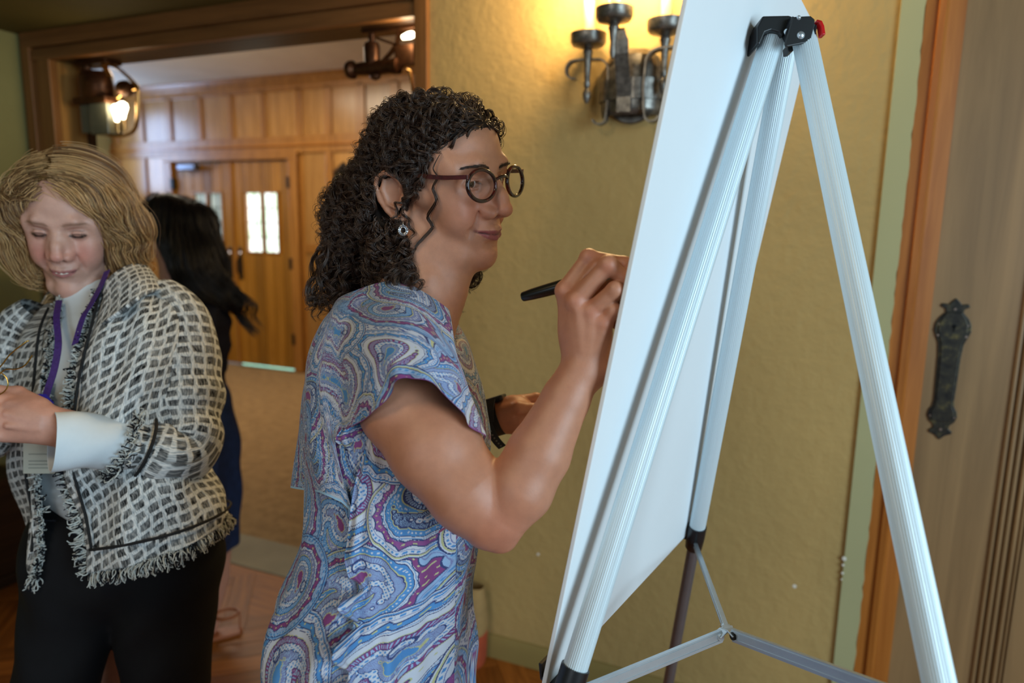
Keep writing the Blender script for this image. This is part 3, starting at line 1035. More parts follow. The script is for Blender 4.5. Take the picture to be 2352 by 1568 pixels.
bag_part([(.002, .15, .055), (.03, .155, .06), (.13, .158, .06)], 'bag_base', mat_plain('orange_canvas', (172, 74, 42), rough=.8, bumps=.4, bscale=600))
m_bg = mat_plain('beige_canvas', (160, 130, 82), rough=.85, bumps=.5, bscale=600)
bag_part([(.13, .158, .06), (.17, .16, .062), (.24, .155, .05), (.30, .148, .03)], 'bag_body', m_bg)
for yy in (2.005, 2.055):
    MB().strap([(-1.158, yy, .285), (-1.153, yy, .36), (-1.118, yy, .41), (-1.058, yy, .41), (-1.023, yy, .36), (-1.018, yy, .285)], .022, .004, (0, 1, 0)).build('handle', m_bg, tb)
# ================================================================== BODIES: smooth implicit surfaces
def smin(a, b, k):
    if k <= 0:
        return np.minimum(a, b)
    h = np.clip(0.5 + 0.5 * (b - a) / k, 0, 1)
    return b + (a - b) * h - k * h * (1 - h)


def smax(a, b, k):
    return -smin(-a, -b, k)


class Sdf:
    """signed distances on a grid lying in a frame (o, R); primitives are given in that frame"""
    def __init__(s, lo, hi, h, o=(0, 0, 0), R=None):
        s.lo = np.array(lo, float); s.h = h
        s.n = np.ceil((np.array(hi, float) - s.lo) / h).astype(int) + 1
        s.D = np.full(tuple(s.n), 0.2, np.float32)
        s.o = np.array(o, float); s.R = np.eye(3) if R is None else np.array(R, float)

    def loc(s, p):
        return s.R.T @ (np.asarray(p, float) - s.o)

    def blk(s, lo, hi):
        i0 = np.clip(np.floor((np.asarray(lo) - s.lo) / s.h).astype(int), 0, s.n)
        i1 = np.clip(np.ceil((np.asarray(hi) - s.lo) / s.h).astype(int) + 1, 0, s.n)
        if (i1 <= i0).any():
            return None
        sl = tuple(slice(a, b) for a, b in zip(i0, i1))
        ax = [(s.lo[k] + s.h * np.arange(i0[k], i1[k])).astype(np.float32) for k in range(3)]
        return sl, ax[0][:, None, None], ax[1][None, :, None], ax[2][None, None, :]

    @staticmethod
    def cone_d(X, Y, Z, a, b, ra, rb):
        ba = b - a
        L2 = float(ba @ ba) + 1e-12
        t = np.clip(((X - a[0]) * ba[0] + (Y - a[1]) * ba[1] + (Z - a[2]) * ba[2]) / L2, 0, 1)
        dx = X - (a[0] + ba[0] * t); dy = Y - (a[1] + ba[1] * t); dz = Z - (a[2] + ba[2] * t)
        return np.sqrt(dx * dx + dy * dy + dz * dz) - (ra + (rb - ra) * t)

    def cone(s, a, b, ra, rb, k=0.01, sub=False, world=False):
        if world:
            a, b = s.loc(a), s.loc(b)
        a = np.asarray(a, float); b = np.asarray(b, float)
        m = max(ra, rb) + k * 1.2 + 3 * s.h
        q = s.blk(np.minimum(a, b) - m, np.maximum(a, b) + m)
        if q is None: return
        sl, X, Y, Z = q
        d = s.cone_d(X, Y, Z, a, b, ra, rb).astype(np.float32)
        s.D[sl] = smax(s.D[sl], -d, k) if sub else smin(s.D[sl], d, k)

    def chain(s, pts, rs, k=0.01, ki=None, world=False, sub=False):
        """several cones blended among themselves (ki), then into the body (k)"""
        P = [s.loc(p) if world else np.asarray(p, float) for p in pts]
        m = max(rs) + k * 1.2 + 3 * s.h
        q = s.blk(np.min(P, 0) - m, np.max(P, 0) + m)
        if q is None: return
        sl, X, Y, Z = q
        d = None
        for a, b, ra, rb in zip(P[:-1], P[1:], rs[:-1], rs[1:]):
            e = s.cone_d(X, Y, Z, a, b, ra, rb)
            d = e if d is None else smin(d, e, k if ki is None else ki)
        d = d.astype(np.float32)
        s.D[sl] = smax(s.D[sl], -d, k) if sub else smin(s.D[sl], d, k)

    def ell(s, c, r, k=0.01, R=None, sub=False, world=False):
        c = s.loc(c) if world else np.asarray(c, float)
        r = np.asarray(r, float)
        m = r.max() + k * 1.2 + 3 * s.h
        q = s.blk(c - m, c + m)
        if q is None: return
        sl, X, Y, Z = q
        X = X - c[0]; Y = Y - c[1]; Z = Z - c[2]
        if R is not None:
            R = np.asarray(R, float)
            if world: R = s.R.T @ R
            X, Y, Z = (X * R[0, i] + Y * R[1, i] + Z * R[2, i] for i in range(3))
        k0 = np.sqrt((X / r[0]) ** 2 + (Y / r[1]) ** 2 + (Z / r[2]) ** 2) + 1e-9
        k1 = np.sqrt((X / r[0] ** 2) ** 2 + (Y / r[1] ** 2) ** 2 + (Z / r[2] ** 2) ** 2) + 1e-9
        d = (k0 * (k0 - 1) / k1).astype(np.float32)
        s.D[sl] = smax(s.D[sl], -d, k) if sub else smin(s.D[sl], d, k)

    def cut(s, p, n, world=True):
        """keep the side the normal points away from"""
        if world: p, n = s.loc(p), s.R.T @ np.asarray(n, float)
        sl, X, Y, Z = s.blk(s.lo, s.lo + s.h * s.n)
        d = ((X - p[0]) * n[0] + (Y - p[1]) * n[1] + (Z - p[2]) * n[2]).astype(np.float32)
        s.D = np.maximum(s.D, d)

    def mesh(s):
        D = s.D
        D[0] = D[-1] = 0.1; D[:, 0] = D[:, -1] = 0.1; D[:, :, 0] = D[:, :, -1] = 0.1
        neg = D < 0
        nx, ny, nz = D.shape
        cnt = np.zeros((nx - 1, ny - 1, nz - 1), np.int8)
        for i in (0, 1):
            for j in (0, 1):
                for k in (0, 1):
                    cnt += neg[i:nx - 1 + i, j:ny - 1 + j, k:nz - 1 + k]
        act = (cnt > 0) & (cnt < 8)
        I = np.argwhere(act)
        idx = np.full(act.shape, -1, np.int32)
        idx[act] = np.arange(len(I))
        acc = np.zeros((len(I), 3)); num = np.zeros(len(I))
        i, j, k = I.T
        corners = [(a, b, c) for a in (0, 1) for b in (0, 1) for c in (0, 1)]
        val = {c: D[i + c[0], j + c[1], k + c[2]].astype(float) for c in corners}
        for c in corners:
            for ax in range(3):
                if c[ax] == 0:
                    e = list(c); e[ax] = 1; e = tuple(e)
                    va, vb = val[c], val[e]
                    m_ = (va < 0) != (vb < 0)
                    t = va / np.where(m_, va - vb, 1)
                    p = np.array(c, float)[None, :].repeat(len(I), 0)
                    p[:, ax] = t
                    acc[m_] += p[m_]; num[m_] += 1
        V = (I + acc / np.maximum(num, 1)[:, None]) * s.h + s.lo
        Q = []
        for ax in range(3):
            sl0 = [slice(1, -1)] * 3; sl1 = [slice(1, -1)] * 3
            sl0[ax] = slice(0, D.shape[ax] - 1); sl1[ax] = slice(1, D.shape[ax])
            a = neg[tuple(sl0)]; b = neg[tuple(sl1)]
            for flip, mask in ((False, a & ~b), (True, ~a & b)):
                e = np.argwhere(mask)
                if not len(e): continue
                e = e + np.array([0 if q == ax else 1 for q in range(3)])
                u, v = (ax + 1) % 3, (ax + 2) % 3
                du = np.zeros(3, int); du[u] = 1
                dv = np.zeros(3, int); dv[v] = 1
                c = [e - du - dv, e - dv, e, e - du]
                f = np.stack([idx[tuple(x.T)] for x in c], 1)
                if flip: f = f[:, ::-1]
                Q.append(f)
        Fq = np.concatenate(Q)
        Fq = Fq[(Fq >= 0).all(1)]
        return V @ s.R.T + s.o, Fq


def relax(V, Fq, it=1, lam=0.4):
    """light smoothing of the extracted surface"""
    E = np.concatenate([Fq[:, [0, 1]], Fq[:, [1, 2]], Fq[:, [2, 3]], Fq[:, [3, 0]]])
    E = np.concatenate([E, E[:, ::-1]])
    deg = np.bincount(E[:, 0], minlength=len(V)).astype(float)
    for _ in range(it):
        S = np.stack([np.bincount(E[:, 0], weights=V[E[:, 1], c], minlength=len(V)) for c in range(3)], 1)
        V = V + lam * (S / np.maximum(deg, 1)[:, None] - V)
    return V


def g(d, w):
    return np.exp(-(d / w) ** 2)


def ss(x, a, b):
    t = np.clip((x - a) / (b - a), 0, 1)
    return t * t * (3 - 2 * t)


def head_sdf(S, P):
    """head in millimetres -> metres, frame: x to the person's right, y forward, z up, origin between the ear canals.
    P: small per-person changes"""
    mm = 0.001
    k_ = lambda v: v * mm
    E = lambda c, r, k, **kw: S.ell(np.array(c) * mm, np.array(r) * mm, k_(k), **kw)
    Cn = lambda a, b, ra, rb, k, **kw: S.cone(np.array(a) * mm, np.array(b) * mm, ra * mm, rb * mm, k_(k), **kw)
    Ch = lambda pts, rs, k, ki=None, **kw: S.chain([np.array(p) * mm for p in pts], [r * mm for r in rs], k_(k), None if ki is None else k_(ki), **kw)
    jw = P.get('jaw', 0.0); ns = P.get('nose', 0.0); ch = P.get('chin', 0.0); sm = P.get('smile', 3.0)
    # skull, forehead, face block
    E((0, -14, 52), (74, 90, 80), 6)
    E((0, 30, 62), (60, 58, 58), 25)
    E((0, 24, 0), (60, 66, 62), 20)
    E((0, 30, -38), (50 + jw, 56, 52), 20)
    # cheekbones and cheeks
    for s_ in (1, -1):
        Cn((s_ * 60, 20, 8), (s_ * 42, 62, 2), 14, 17, 18)
        E((s_ * 36, 60, -22), (22, 24, 24), 16)
        Ch([(s_ * 56, -2, -28), (s_ * (50 + jw), 16, -58), (s_ * 26, 62, -84 + P.get('chinz', 0.0)), (0, 76 + ch, -88 + P.get('chinz', 0.0))], [12, 14, 14, 15], 16)
        Ch([(s_ * 10, 84, 46), (s_ * 30, 83, 51), (s_ * 50, 64, 46)], [8, 8, 8], 12)
        E((s_ * 54, 44, 38), (12, 30, 26), 16)
    cz = P.get('chinz', 0.0)
    E((0, 82 + ch, -82 + cz), (19, 15, 16), 14)
    # muzzle
    E((0, 66, -44), (32, 32, 28), 14)
    # eye sockets
    for s_ in (1, -1):
        E((s_ * 32, 93, 26), (19, 15, 12.5), 9, sub=True)
        E((s_ * 15, 97, 26), (7, 10, 12), 7, sub=True)
    # eye globes with lids
    op = P.get('open', 2.6)
    for s_ in (1, -1):
        E((s_ * 32, 70.0, 27), (13.8, 13.8, 13.8), 4)
        Ch([(s_ * 17.5, 80.5, 25), (s_ * 26, 84.2, 29.5), (s_ * 36, 83.3, 30), (s_ * 45, 76.5, 26.5)], [1.6, 2.4, 2.6, 1.8], 2.5)
        Ch([(s_ * 17.5, 80.5, 24.5), (s_ * 26, 83.0, 20.8), (s_ * 36, 82, 20.2), (s_ * 45, 76.5, 25)], [1.4, 1.8, 2.0, 1.6], 3)
        if op > 0:
            E((s_ * 31.5, 84, 25.2), (12.5, 7.0, op), 1.0, sub=True)
    # nose
    n0 = ns
    nw = P.get('nosew', 0.0)
    Ch([(0, 85, 38), (0, 91 + n0 * .5, 24), (0, 100 + n0 * .9, 9), (0, 106 + n0, -5)], [6.8 + nw, 7.0 + nw, 8.0 + nw, 9.0 + nw], 9, 8)
    Cn((0, 86, 22), (0, 95 + n0 * .5, -10), 9, 10.5, 6)
    E((0, 108 + n0, -9), (10.2 + nw, 9.6, 8.8), 5)
    for s_ in (1, -1):
        E((s_ * (13.4 + nw), 94.5 + n0 * .5, -13), (7.6, 12.0, 8.4), 5)
        Cn((s_ * 9, 87, 18), (s_ * 15, 87, -8), 7.5 + nw, 8.5 + nw, 10)
    Cn((0, 106 + n0, -13.5), (0, 96, -19), 4.4, 5.2, 4)
    for s_ in (1, -1):
        E((s_ * 7.0, 102 + n0 * .8, -18.5), (3.6, 6.4, 4.4), 1.6, sub=True)
    # lips
    E((0, 88, -33), (17, 9, 10), 10)
    mw = P.get('mouth', 0.0)
    Ch([(25 + mw, 84 - mw * .5, -43 + sm), (14, 94.5, -39.6 + sm * .2), (5, 98.8, -37.4), (0, 98.4, -38.4), (-5, 98.8, -37.4), (-14, 94.5, -39.6 + sm * .2), (-25 - mw, 84 - mw * .5, -43 + sm)], [2.0, 4.0, 4.8, 4.6, 4.8, 4.0, 2.0], 5, 3)
    Ch([(24 + mw, 84.5 - mw * .5, -44 + sm), (13, 94.5, -48 + sm * .3), (0, 97.6, -49.5), (-13, 94.5, -48 + sm * .3), (-24 - mw, 84.5 - mw * .5, -44 + sm)], [1.8, 4.0, 5.0, 4.0, 1.8], 4, 3)
    Ch([(27 + mw, 84.5 - mw * .5, -43 + sm), (14, 99, -43.4 + sm * .25), (0, 104.5, -44), (-14, 99, -43.4 + sm * .25), (-27 - mw, 84.5 - mw * .5, -43 + sm)], [.7, 1.0, 1.1, 1.0, .7], 2.2, 1, sub=True)
    for s_ in (1, -1):                                  # smile folds and corners
        Ch([(s_ * 23, 86, -10), (s_ * 30, 85, -30), (s_ * 33, 80, -46)], [.5, 1.0, .6], 8, 2, sub=True)
        E((s_ * (31 + mw), 83 - mw * .5, -43 + sm), (4, 4, 5), 6, sub=True)
    Cn((-12, 96, -60), (12, 96, -60), 3, 3, 9, sub=True)
    # ears
    eo = P.get('ear', (0, 0, 0))
    for s_ in (1, -1):
        q = lambda x, y, z: (s_ * (x + eo[0]), y + eo[1], z + eo[2])
        hel = [q(71, 2, 8), q(76, 4, 20), q(82, -3, 31), q(88, -16, 34), q(91, -27, 26), q(90, -31, 12), q(86, -27, -4), q(81, -17, -18), q(77, -8, -27), q(74, -3, -31), q(72, 2, -28), q(71, 3, -18)]
        S.chain([np.array(p) * mm for p in hel], [x * mm for x in (2.6, 3, 3.1, 3.2, 3.2, 3.2, 3.2, 3.6, 4.6, 4.8, 4.2, 3)], k_(3), k_(2))
        E(q(77.5, -13, 3), (2.8, 17, 26), 3, R=rot_xy(s_ * 34))
        Ch([q(85, -20, 24), q(86, -22, 10), q(82, -15, -8), q(78, -4, -14)], [2.2, 2.8, 2.8, 2.6], 2.5, 2)
        E(q(83, -7, 1), (5.5, 7.5, 10), 3, sub=True, R=rot_xy(s_ * 34))
        Cn(q(74, 5, 2), q(76, 3, -7), 3.6, 3.6, 3)


def rot_xy(deg):
    a = math.radians(deg)
    return np.array([[math.cos(a), -math.sin(a), 0], [math.sin(a), math.cos(a), 0], [0, 0, 1]])


SKIN_A = np.array(lin((190, 138, 111)))


def face_tint(L, base, P):
    """skin colour in head coordinates (mm): lips, cheeks, brow hair colour, eyelid pigment"""
    x, y, z = L.T
    C = np.repeat(base[None, :], len(L), 0).astype(float)
    front = ss(y, 40, 70)
    sm = P.get('smile', 3.0)
    ax = np.abs(x)
    # flushed cheeks, nose tip
    r_ = P.get('flush', 0.5)
    w_ = r_ * (g(np.hypot(ax - 38, (z + 10) * .9), 22) + 0.8 * g(np.hypot(x, z + 8), 13) + .35 * g(np.hypot(x, z + 84), 18)) * front
    C = C * (1 - w_[:, None] * np.array([.04, .34, .32]))
    # lips
    zc = -43.6 + sm * (ax / 25) ** 2 * .9
    mw = P.get('mouth', 0.0)
    ax0 = ax
    ax = ax * 25 / (25 + mw)
    half_u = 6.3 * np.clip(1 - (ax / 25.5) ** 2, 0, 1) ** .6 - 1.6 * g(ax, 3)
    half_l = 8.6 * np.clip(1 - (ax / 24) ** 2, 0, 1) ** .7
    u = z - zc
    inl = (ss(half_u + .9 - u, 0, 1.6) * ss(u + half_l + .9, 0, 1.6)) * ss(26 - ax, 0, 2) * ss(y, 78, 82)
    lipc = np.array(lin(P.get('lip', (150, 84, 82))))
    C = C * (1 - inl[:, None]) + lipc * inl[:, None]
    # mouth line, nostrils
    ml = g(u, .9) * ss(27 - ax, 0, 2) * ss(y, 78, 82)
    C = C * (1 - .75 * ml[:, None])
    ax = ax0
    no = g(np.hypot(ax - 7, (z + 19) * 1.0), 3.0) * ss(y, 88, 92)
    C = C * (1 - .6 * no[:, None])
    # lids: pigmented rims
    ld = g(np.hypot((ax - 31.5) / 1.35, z - 25), 8.5) * ss(y, 66, 74)
    C = C * (1 - (.22 * ld)[:, None] * np.array([.8, 1, 1]))
    ls = g(z - (25 + 3.6 * (1 - ((ax - 31.5) / 14) ** 2)), 1.5) * ss(15 - np.abs(ax - 31.5), 0, 3) * ss(y, 70, 76) * P.get('lash', .8)
    C = C * (1 - ls[:, None] * .85)
    # eyebrows (hair colour)
    bz = 44 + 5.5 * np.clip(1 - ((ax - 33) / 24) ** 2, -1, 1)
    bw = 3.0 * ss(ax, 8, 16) * (1 - .55 * ss(ax, 34, 54)) + .01
    br = np.exp(-((z - bz) / bw) ** 2) * ss(ax, 9, 14) * (1 - ss(ax, 48, 55)) * front * P.get('brow', .6)
    C = C * (1 - br[:, None]) + np.array(lin(P.get('browc', (60, 42, 34)))) * br[:, None]
    return np.clip(C, 0, 1)


def eye_mesh(o, R, side, look, parent, mat, r=.0126, cy=70.0):
    """eyeball with iris and pupil; look = direction in head frame"""
    c = o + R @ (np.array([side * 32, cy, 27]) * .001)
    d = R @ (np.array(look, float) / np.linalg.norm(look))
    nu, nv = 48, 40
    a = np.cross(d, [0, 0, 1.0]); a /= np.linalg.norm(a)
    b = np.cross(a, d)
    th = np.linspace(0.0001, math.pi - .0001, nv)
    ph = np.linspace(0, 2 * math.pi, nu, endpoint=False)
    TH, PH = np.meshgrid(th, ph, indexing='ij')
    V = c + r * (np.cos(TH)[..., None] * d + (np.sin(TH) * np.cos(PH))[..., None] * a + (np.sin(TH) * np.sin(PH))[..., None] * b)
    C = np.ones((nv, nu, 3)) * np.array(lin((214, 205, 198)))
    C[TH < .47] = lin((62, 40, 26))
    C[TH < .20] = lin((6, 5, 5))
    C[(TH >= .42) & (TH < .49)] = lin((30, 20, 14))
    me = npmesh('eye', V.reshape(-1, 3), grid_faces(nu, nv, True))
    set_tint(me, C.reshape(-1, 3))
    return link('eye', me, mat, parent, True)


M_SKIN = mat_attr('skin', rough=.41, spec=.48, sss=.12, mott=.07, bumps=.32, bscale=1100)
M_EYE = mat_attr('eye_surface', rough=.08, spec=.6, coat=.6)


def hair_mat(name, rgb, rough=.42, spec=.45, var=.4):
    m, nt, b = new_mat(name)
    c = lin(rgb)
    hi = N(nt, 'ShaderNodeHairInfo')
    col = ramp(nt, hi.outputs['Random'], [(0.0, tuple(x * (1 - var) for x in c)), (1.0, tuple(min(1, x * (1 + var)) for x in c))])
    nt.links.new(col, b.inputs['Base Color'])
    b.inputs['Roughness'].default_value = rough
    b.inputs['Specular IOR Level'].default_value = spec
    return m


def hair_curves(name, strands, radius, mat, parent, tip=.35):
    """strands: list of (n,3) arrays"""
    hc = bpy.data.hair_curves.new(name)
    sizes = [len(s) for s in strands]
    hc.add_curves(sizes)
    P = np.concatenate(strands).astype(np.float32)
    hc.attributes['position'].data.foreach_set('vector', P.ravel())
    rad = np.concatenate([radius * (1 - (1 - tip) * np.linspace(0, 1, n) ** 2) for n in sizes]).astype(np.float32)
    a = hc.attributes.get('radius') or hc.attributes.new('radius', 'FLOAT', 'POINT')
    a.data.foreach_set('value', rad)
    hc.materials.append(mat)
    o = bpy.data.objects.new(name, hc)
    COL.objects.link(o)
    if parent is not None:
        o.parent = parent
        o.matrix_parent_inverse = PINV.get(parent.name, Matrix.Identity(4))
    return o
# ================================================================== THE WOMAN WHO WRITES
def frame_dir(deg):
    """horizontal direction turned deg from 'towards the camera' to image right"""
    a = math.radians(deg)
    f = math.sin(a) * RI - math.cos(a) * FW
    f = f * np.array([1, 1, 0]); f /= np.linalg.norm(f)
    return f, np.cross(f, [0, 0, 1.0])        # forward, person's right


def ortho(R):
    R = np.array(R, float)
    f = R[:, 1] / np.linalg.norm(R[:, 1])
    u = R[:, 2] - f * (R[:, 2] @ f); u /= np.linalg.norm(u)
    return np.stack([np.cross(f, u), f, u], 1)


HR = ortho([[-0.19537542, 0.97633630, 0.09271391], [-0.97139917, -0.17964171, -0.15528204], [-0.13495221, -0.12040051, 0.98350985]])
HO = np.array([-0.48881, 0.89814, 1.59739])
hp = lambda x, y, z: HO + HR @ (np.array([x, y, z], float) * .001)
PW = dict(nose=6.0, nosew=1.4, chin=-1, chinz=8, mouth=3, smile=4.0, open=4.6, flush=.55, lip=(150, 82, 84), brow=.8, lash=.9, ear=(0, -12, 0))

S1 = Sdf((-.20, -.17, -.345), (.21, .150, .165), .0020, HO, HR)
head_sdf(S1, PW)
# neck, trapezius, collar bones and upper chest
S1.chain([at(985, 535, 1.01), at(992, 620, 1.0), at(962, 700, .995), at(940, 760, 1.0)], [.046, .047, .052, .07], .03, world=True)
S1.chain([at(1040, 590, .995), at(1028, 660, .985), at(1003, 718, .985)], [.020, .020, .020], .022, world=True)
S1.chain([at(955, 705, .995), at(905, 760, .945), at(885, 815, .895)], [.040, .038, .045], .035, world=True)
S1.chain([at(962, 690, 1.02), at(975, 730, 1.1), at(985, 790, 1.16)], [.045, .045, .05], .04, world=True)
# sterno-mastoid cord on the near side of the neck
S1.chain([at(945, 560, .955), at(985, 640, .955), at(1012, 710, .965)], [.010, .009, .007], .014, world=True)
S1.chain([at(1018, 722, .955), at(960, 735, .92), at(905, 760, .88)], [.007, .007, .007], .014, world=True)
V1, Q1 = S1.mesh()
V1 = relax(V1, Q1, 1, .35)
L1 = (V1 - HO) @ HR * 1000
C1 = face_tint(L1, SKIN_A, PW)
chest = ss(-L1[:, 2], 105, 150)[:, None]
C1 = C1 * (1 - chest * np.array([.02, .10, .12]))

# near arm and writing hand
alo = np.min([at(860, 1290, .79), at(1500, 560, .79), at(840, 780, .92), at(1380, 900, .75)], 0) - .06
ahi = np.max([at(860, 1290, .79), at(1500, 560, .79), at(840, 780, .92), at(1380, 900, .75)], 0) + .06
S2 = Sdf(alo, ahi, .0015)
wc = dict(world=True)
S2.chain([at(885, 830, .882), at(930, 935, .845), at(1000, 1030, .815), at(1078, 1132, .80), at(1128, 1192, .795)], [.050, .0525, .0515, .044, .034], .02, **wc)
S2.cone(at(1140, 1215, .795), at(1156, 1236, .795), .022, .0135, .02, **wc)
S2.chain([at(1150, 1182, .793), at(1192, 1122, .793), at(1238, 1040, .795), at(1300, 915, .80), at(1342, 838, .802)], [.034, .0395, .0368, .0278, .0235], .006, **wc)
S2.cone(at(1330, 850, .796), at(1318, 872, .797), .012, .010, .02, **wc)      # wrist bone
S2.cone(at(1374, 850, .80), at(1352, 830, .80), .015, .015, .02, **wc)
# palm and back of the hand
MC = {'i': at(1297, 668, .797), 'm': at(1322, 692, .783), 'r': at(1357, 716, .779), 'p': at(1386, 742, .777)}
WR = {'i': at(1322, 815, .806), 'm': at(1338, 815, .797), 'r': at(1354, 818, .796), 'p': at(1368, 822, .797)}
for q, r0, r1 in (('i', .0135, .0108), ('m', .0135, .0112), ('r', .013, .0108), ('p', .012, .0098)):
    S2.cone(WR[q], MC[q], r0, r1, .010, **wc)
S2.ell(at(1345, 765, .800), (.030, .026, .036), .014, **wc)
for q, r_ in (('i', .0100), ('m', .0112), ('r', .0108), ('p', .0098)):
    S2.ell(MC[q] - FW * .0022 + UP * .000, (r_, r_, r_), .005, **wc)
# extensor tendons and a vein on the back of the hand
for a_, b_ in (((1306, 690, .789), (1328, 800, .788)), ((1328, 715, .775), (1340, 805, .781)), ((1358, 740, .7725), (1352, 805, .780)), ((1383, 765, .7735), (1362, 808, .782))):
    S2.cone(at(*a_), at(*b_), .0040, .0030, .006, **wc)
S2.chain([at(1345, 720, .775), at(1338, 760, .777), at(1346, 800, .780)], [.0022, .0020, .0018], .004, **wc)
# fingers (kept on the writing side of the board)


def off(p, r):
    d = (p - TL) @ BN
    return p + BN * max(0.0, .0072 + r - d)


S2.chain([MC['i'], at(1352, 592, .794), off(at(1434, 605, .781), .008), off(at(1478, 617, .785), .0066)], [.0105, .0094, .0080, .0066], .004, .004, **wc)
S2.ell(at(1352, 590, .793), (.0098, .0098, .0092), .004, **wc)
S2.chain([MC['m'], at(1396, 608, .768), off(at(1440, 640, .768), .0085), off(at(1474, 622, .788), .007)], [.0110, .0100, .0085, .0070], .0025, .004, **wc)
S2.cone(at(1320, 670, .792), at(1372, 612, .784), .009, .0085, .006, **wc)
S2.ell(at(1397, 607, .767), (.0106, .0106, .0100), .004, **wc)
S2.chain([MC['r'], off(at(1426, 668, .757), .0094), off(at(1452, 690, .78), .0082), at(1425, 705, .795)], [.0106, .0094, .0082, .0072], .0025, .004, **wc)
S2.chain([MC['p'], off(at(1427, 715, .763), .0084), off(at(1448, 735, .785), .0074), at(1418, 745, .795)], [.0096, .0084, .0074, .0066], .0025, .004, **wc)
# thumb against the pen, on the far side
S2.chain([at(1322, 790, .815), at(1325, 730, .828), at(1385, 665, .828), at(1455, 632, .800)], [.014, .0125, .0105, .0085], .006, .006, **wc)
# creases between the fingers
S2.chain([at(1338, 648, .781), at(1368, 612, .774), at(1392, 592, .774)], [.0012, .0014, .0012], .004, sub=True, **wc)
V2, Q2 = S2.mesh()
V2 = relax(V2, Q2, 1, .3)
C2 = np.repeat(SKIN_A[None] * np.array([.98, .90, .86]), len(V2), 0)
kn = sum(g(np.linalg.norm(V2 - (p - FW * .01), axis=1), .010) for p in list(MC.values()) + [at(1352, 590, .79), at(1394, 620, .765)])
C2 *= 1 - np.clip(kn, 0, 1)[:, None] * np.array([.0, .13, .13])
elb = g(np.linalg.norm(V2 - at(1150, 1225, .775), axis=1), .045)
C2 *= 1 - elb[:, None] * np.array([.02, .16, .16])

# far arm with the loosely closed left hand
S3 = Sdf(np.min([at(940, 1150, 1.2), at(1280, 1020, 1.05), at(930, 760, 1.2)], 0) - .05, np.max([at(1280, 860, 1.2), at(940, 760, 1.2), at(1270, 1020, 1.05)], 0) + .05, .0019)
S3.chain([at(975, 800, 1.17), at(985, 950, 1.19), at(1000, 1040, 1.18)], [.05, .044, .038], .02, **wc)
S3.chain([at(1000, 1040, 1.18), at(1060, 1000, 1.17), at(1130, 962, 1.155)], [.038, .034, .026], .015, **wc)
S3.ell(at(1185, 952, 1.15), (.036, .026, .033), .012, **wc)
S3.cone(at(1135, 962, 1.155), at(1175, 952, 1.15), .026, .027, .012, **wc)
S3.chain([at(1180, 925, 1.165), at(1232, 916, 1.175), at(1248, 955, 1.17), at(1228, 985, 1.165)], [.013, .0108, .0095, .0085], .006, .004, **wc)      # index
S3.chain([at(1185, 940, 1.18), at(1240, 935, 1.195), at(1250, 975, 1.19), at(1222, 1000, 1.18)], [.013, .0108, .0095, .0085], .004, .004, **wc)
S3.chain([at(1185, 960, 1.19), at(1232, 962, 1.205), at(1238, 995, 1.2), at(1210, 1005, 1.19)], [.012, .010, .009, .008], .004, .004, **wc)
S3.chain([at(1182, 980, 1.19), at(1222, 985, 1.205), at(1218, 1008, 1.20), at(1196, 1005, 1.19)], [.011, .009, .008, .007], .004, .004, **wc)
S3.chain([at(1155, 950, 1.135), at(1190, 938, 1.125), at(1222, 940, 1.128), at(1246, 934, 1.14)], [.015, .0118, .0098, .0078], .006, .005, **wc)      # thumb
S3.chain([at(1195, 972, 1.135), at(1222, 968, 1.138), at(1240, 962, 1.148)], [.0095, .009, .008], .003, .004, **wc)                                     # curled fingertip below it
S3.chain([at(1185, 957, 1.118), at(1215, 954, 1.12), at(1235, 951, 1.128)], [.002, .0022, .002], .004, sub=True, **wc)
V3, Q3 = S3.mesh()
V3 = relax(V3, Q3, 1, .3)
C3 = np.repeat(SKIN_A[None] * np.array([.98, .84, .76]), len(V3), 0)

# trunk and legs under the dress (never seen), coarser
TF, TS = frame_dir(66)
TR_ = np.stack([TS, TF, [0, 0, 1]], 1)
TO = at(905, 1100, .99)
S4 = Sdf((-.24, -.16, -1.30), (.24, .24, .32), .006, TO * np.array([1, 1, 0]) + np.array([0, 0, 1.2]), TR_)
S4.ell((0, -.005, .10), (.095, .065, .16), .03)
S4.ell((0, 0, -.10), (.095, .07, .15), .05)
S4.ell((0, -.01, -.26), (.145, .105, .12), .05)
for s_ in (1, -1):
    S4.chain([(s_ * .075, -.01, -.30), (s_ * .075, .0, -.70), (s_ * .07, -.02, -1.10)], [.078, .052, .036], .02)
    S4.chain([(s_ * .07, -.03, -1.115), (s_ * .072, .05, -1.145), (s_ * .075, .14, -1.165)], [.036, .034, .026], .02)
V4, Q4 = S4.mesh()
C4 = np.repeat(SKIN_A[None], len(V4), 0)
off = np.cumsum([0, len(V1), len(V2), len(V3)])
woman = empty('person', (TO[0], TO[1], 0), 'woman with dark curly hair in a blue paisley dress, writing on the white board', 'person')
me = npmesh('body', np.concatenate([V1, V2, V3, V4]), np.concatenate([Q1 + off[0], Q2 + off[1], Q3 + off[2], Q4 + off[3]]))
set_tint(me, np.concatenate([C1, C2, C3, C4]))
wbody = link('body', me, M_SKIN, woman, True)
for s_ in (1, -1):
    eye_mesh(HO, HR, s_, (.34, 1, -.16), wbody, M_EYE)


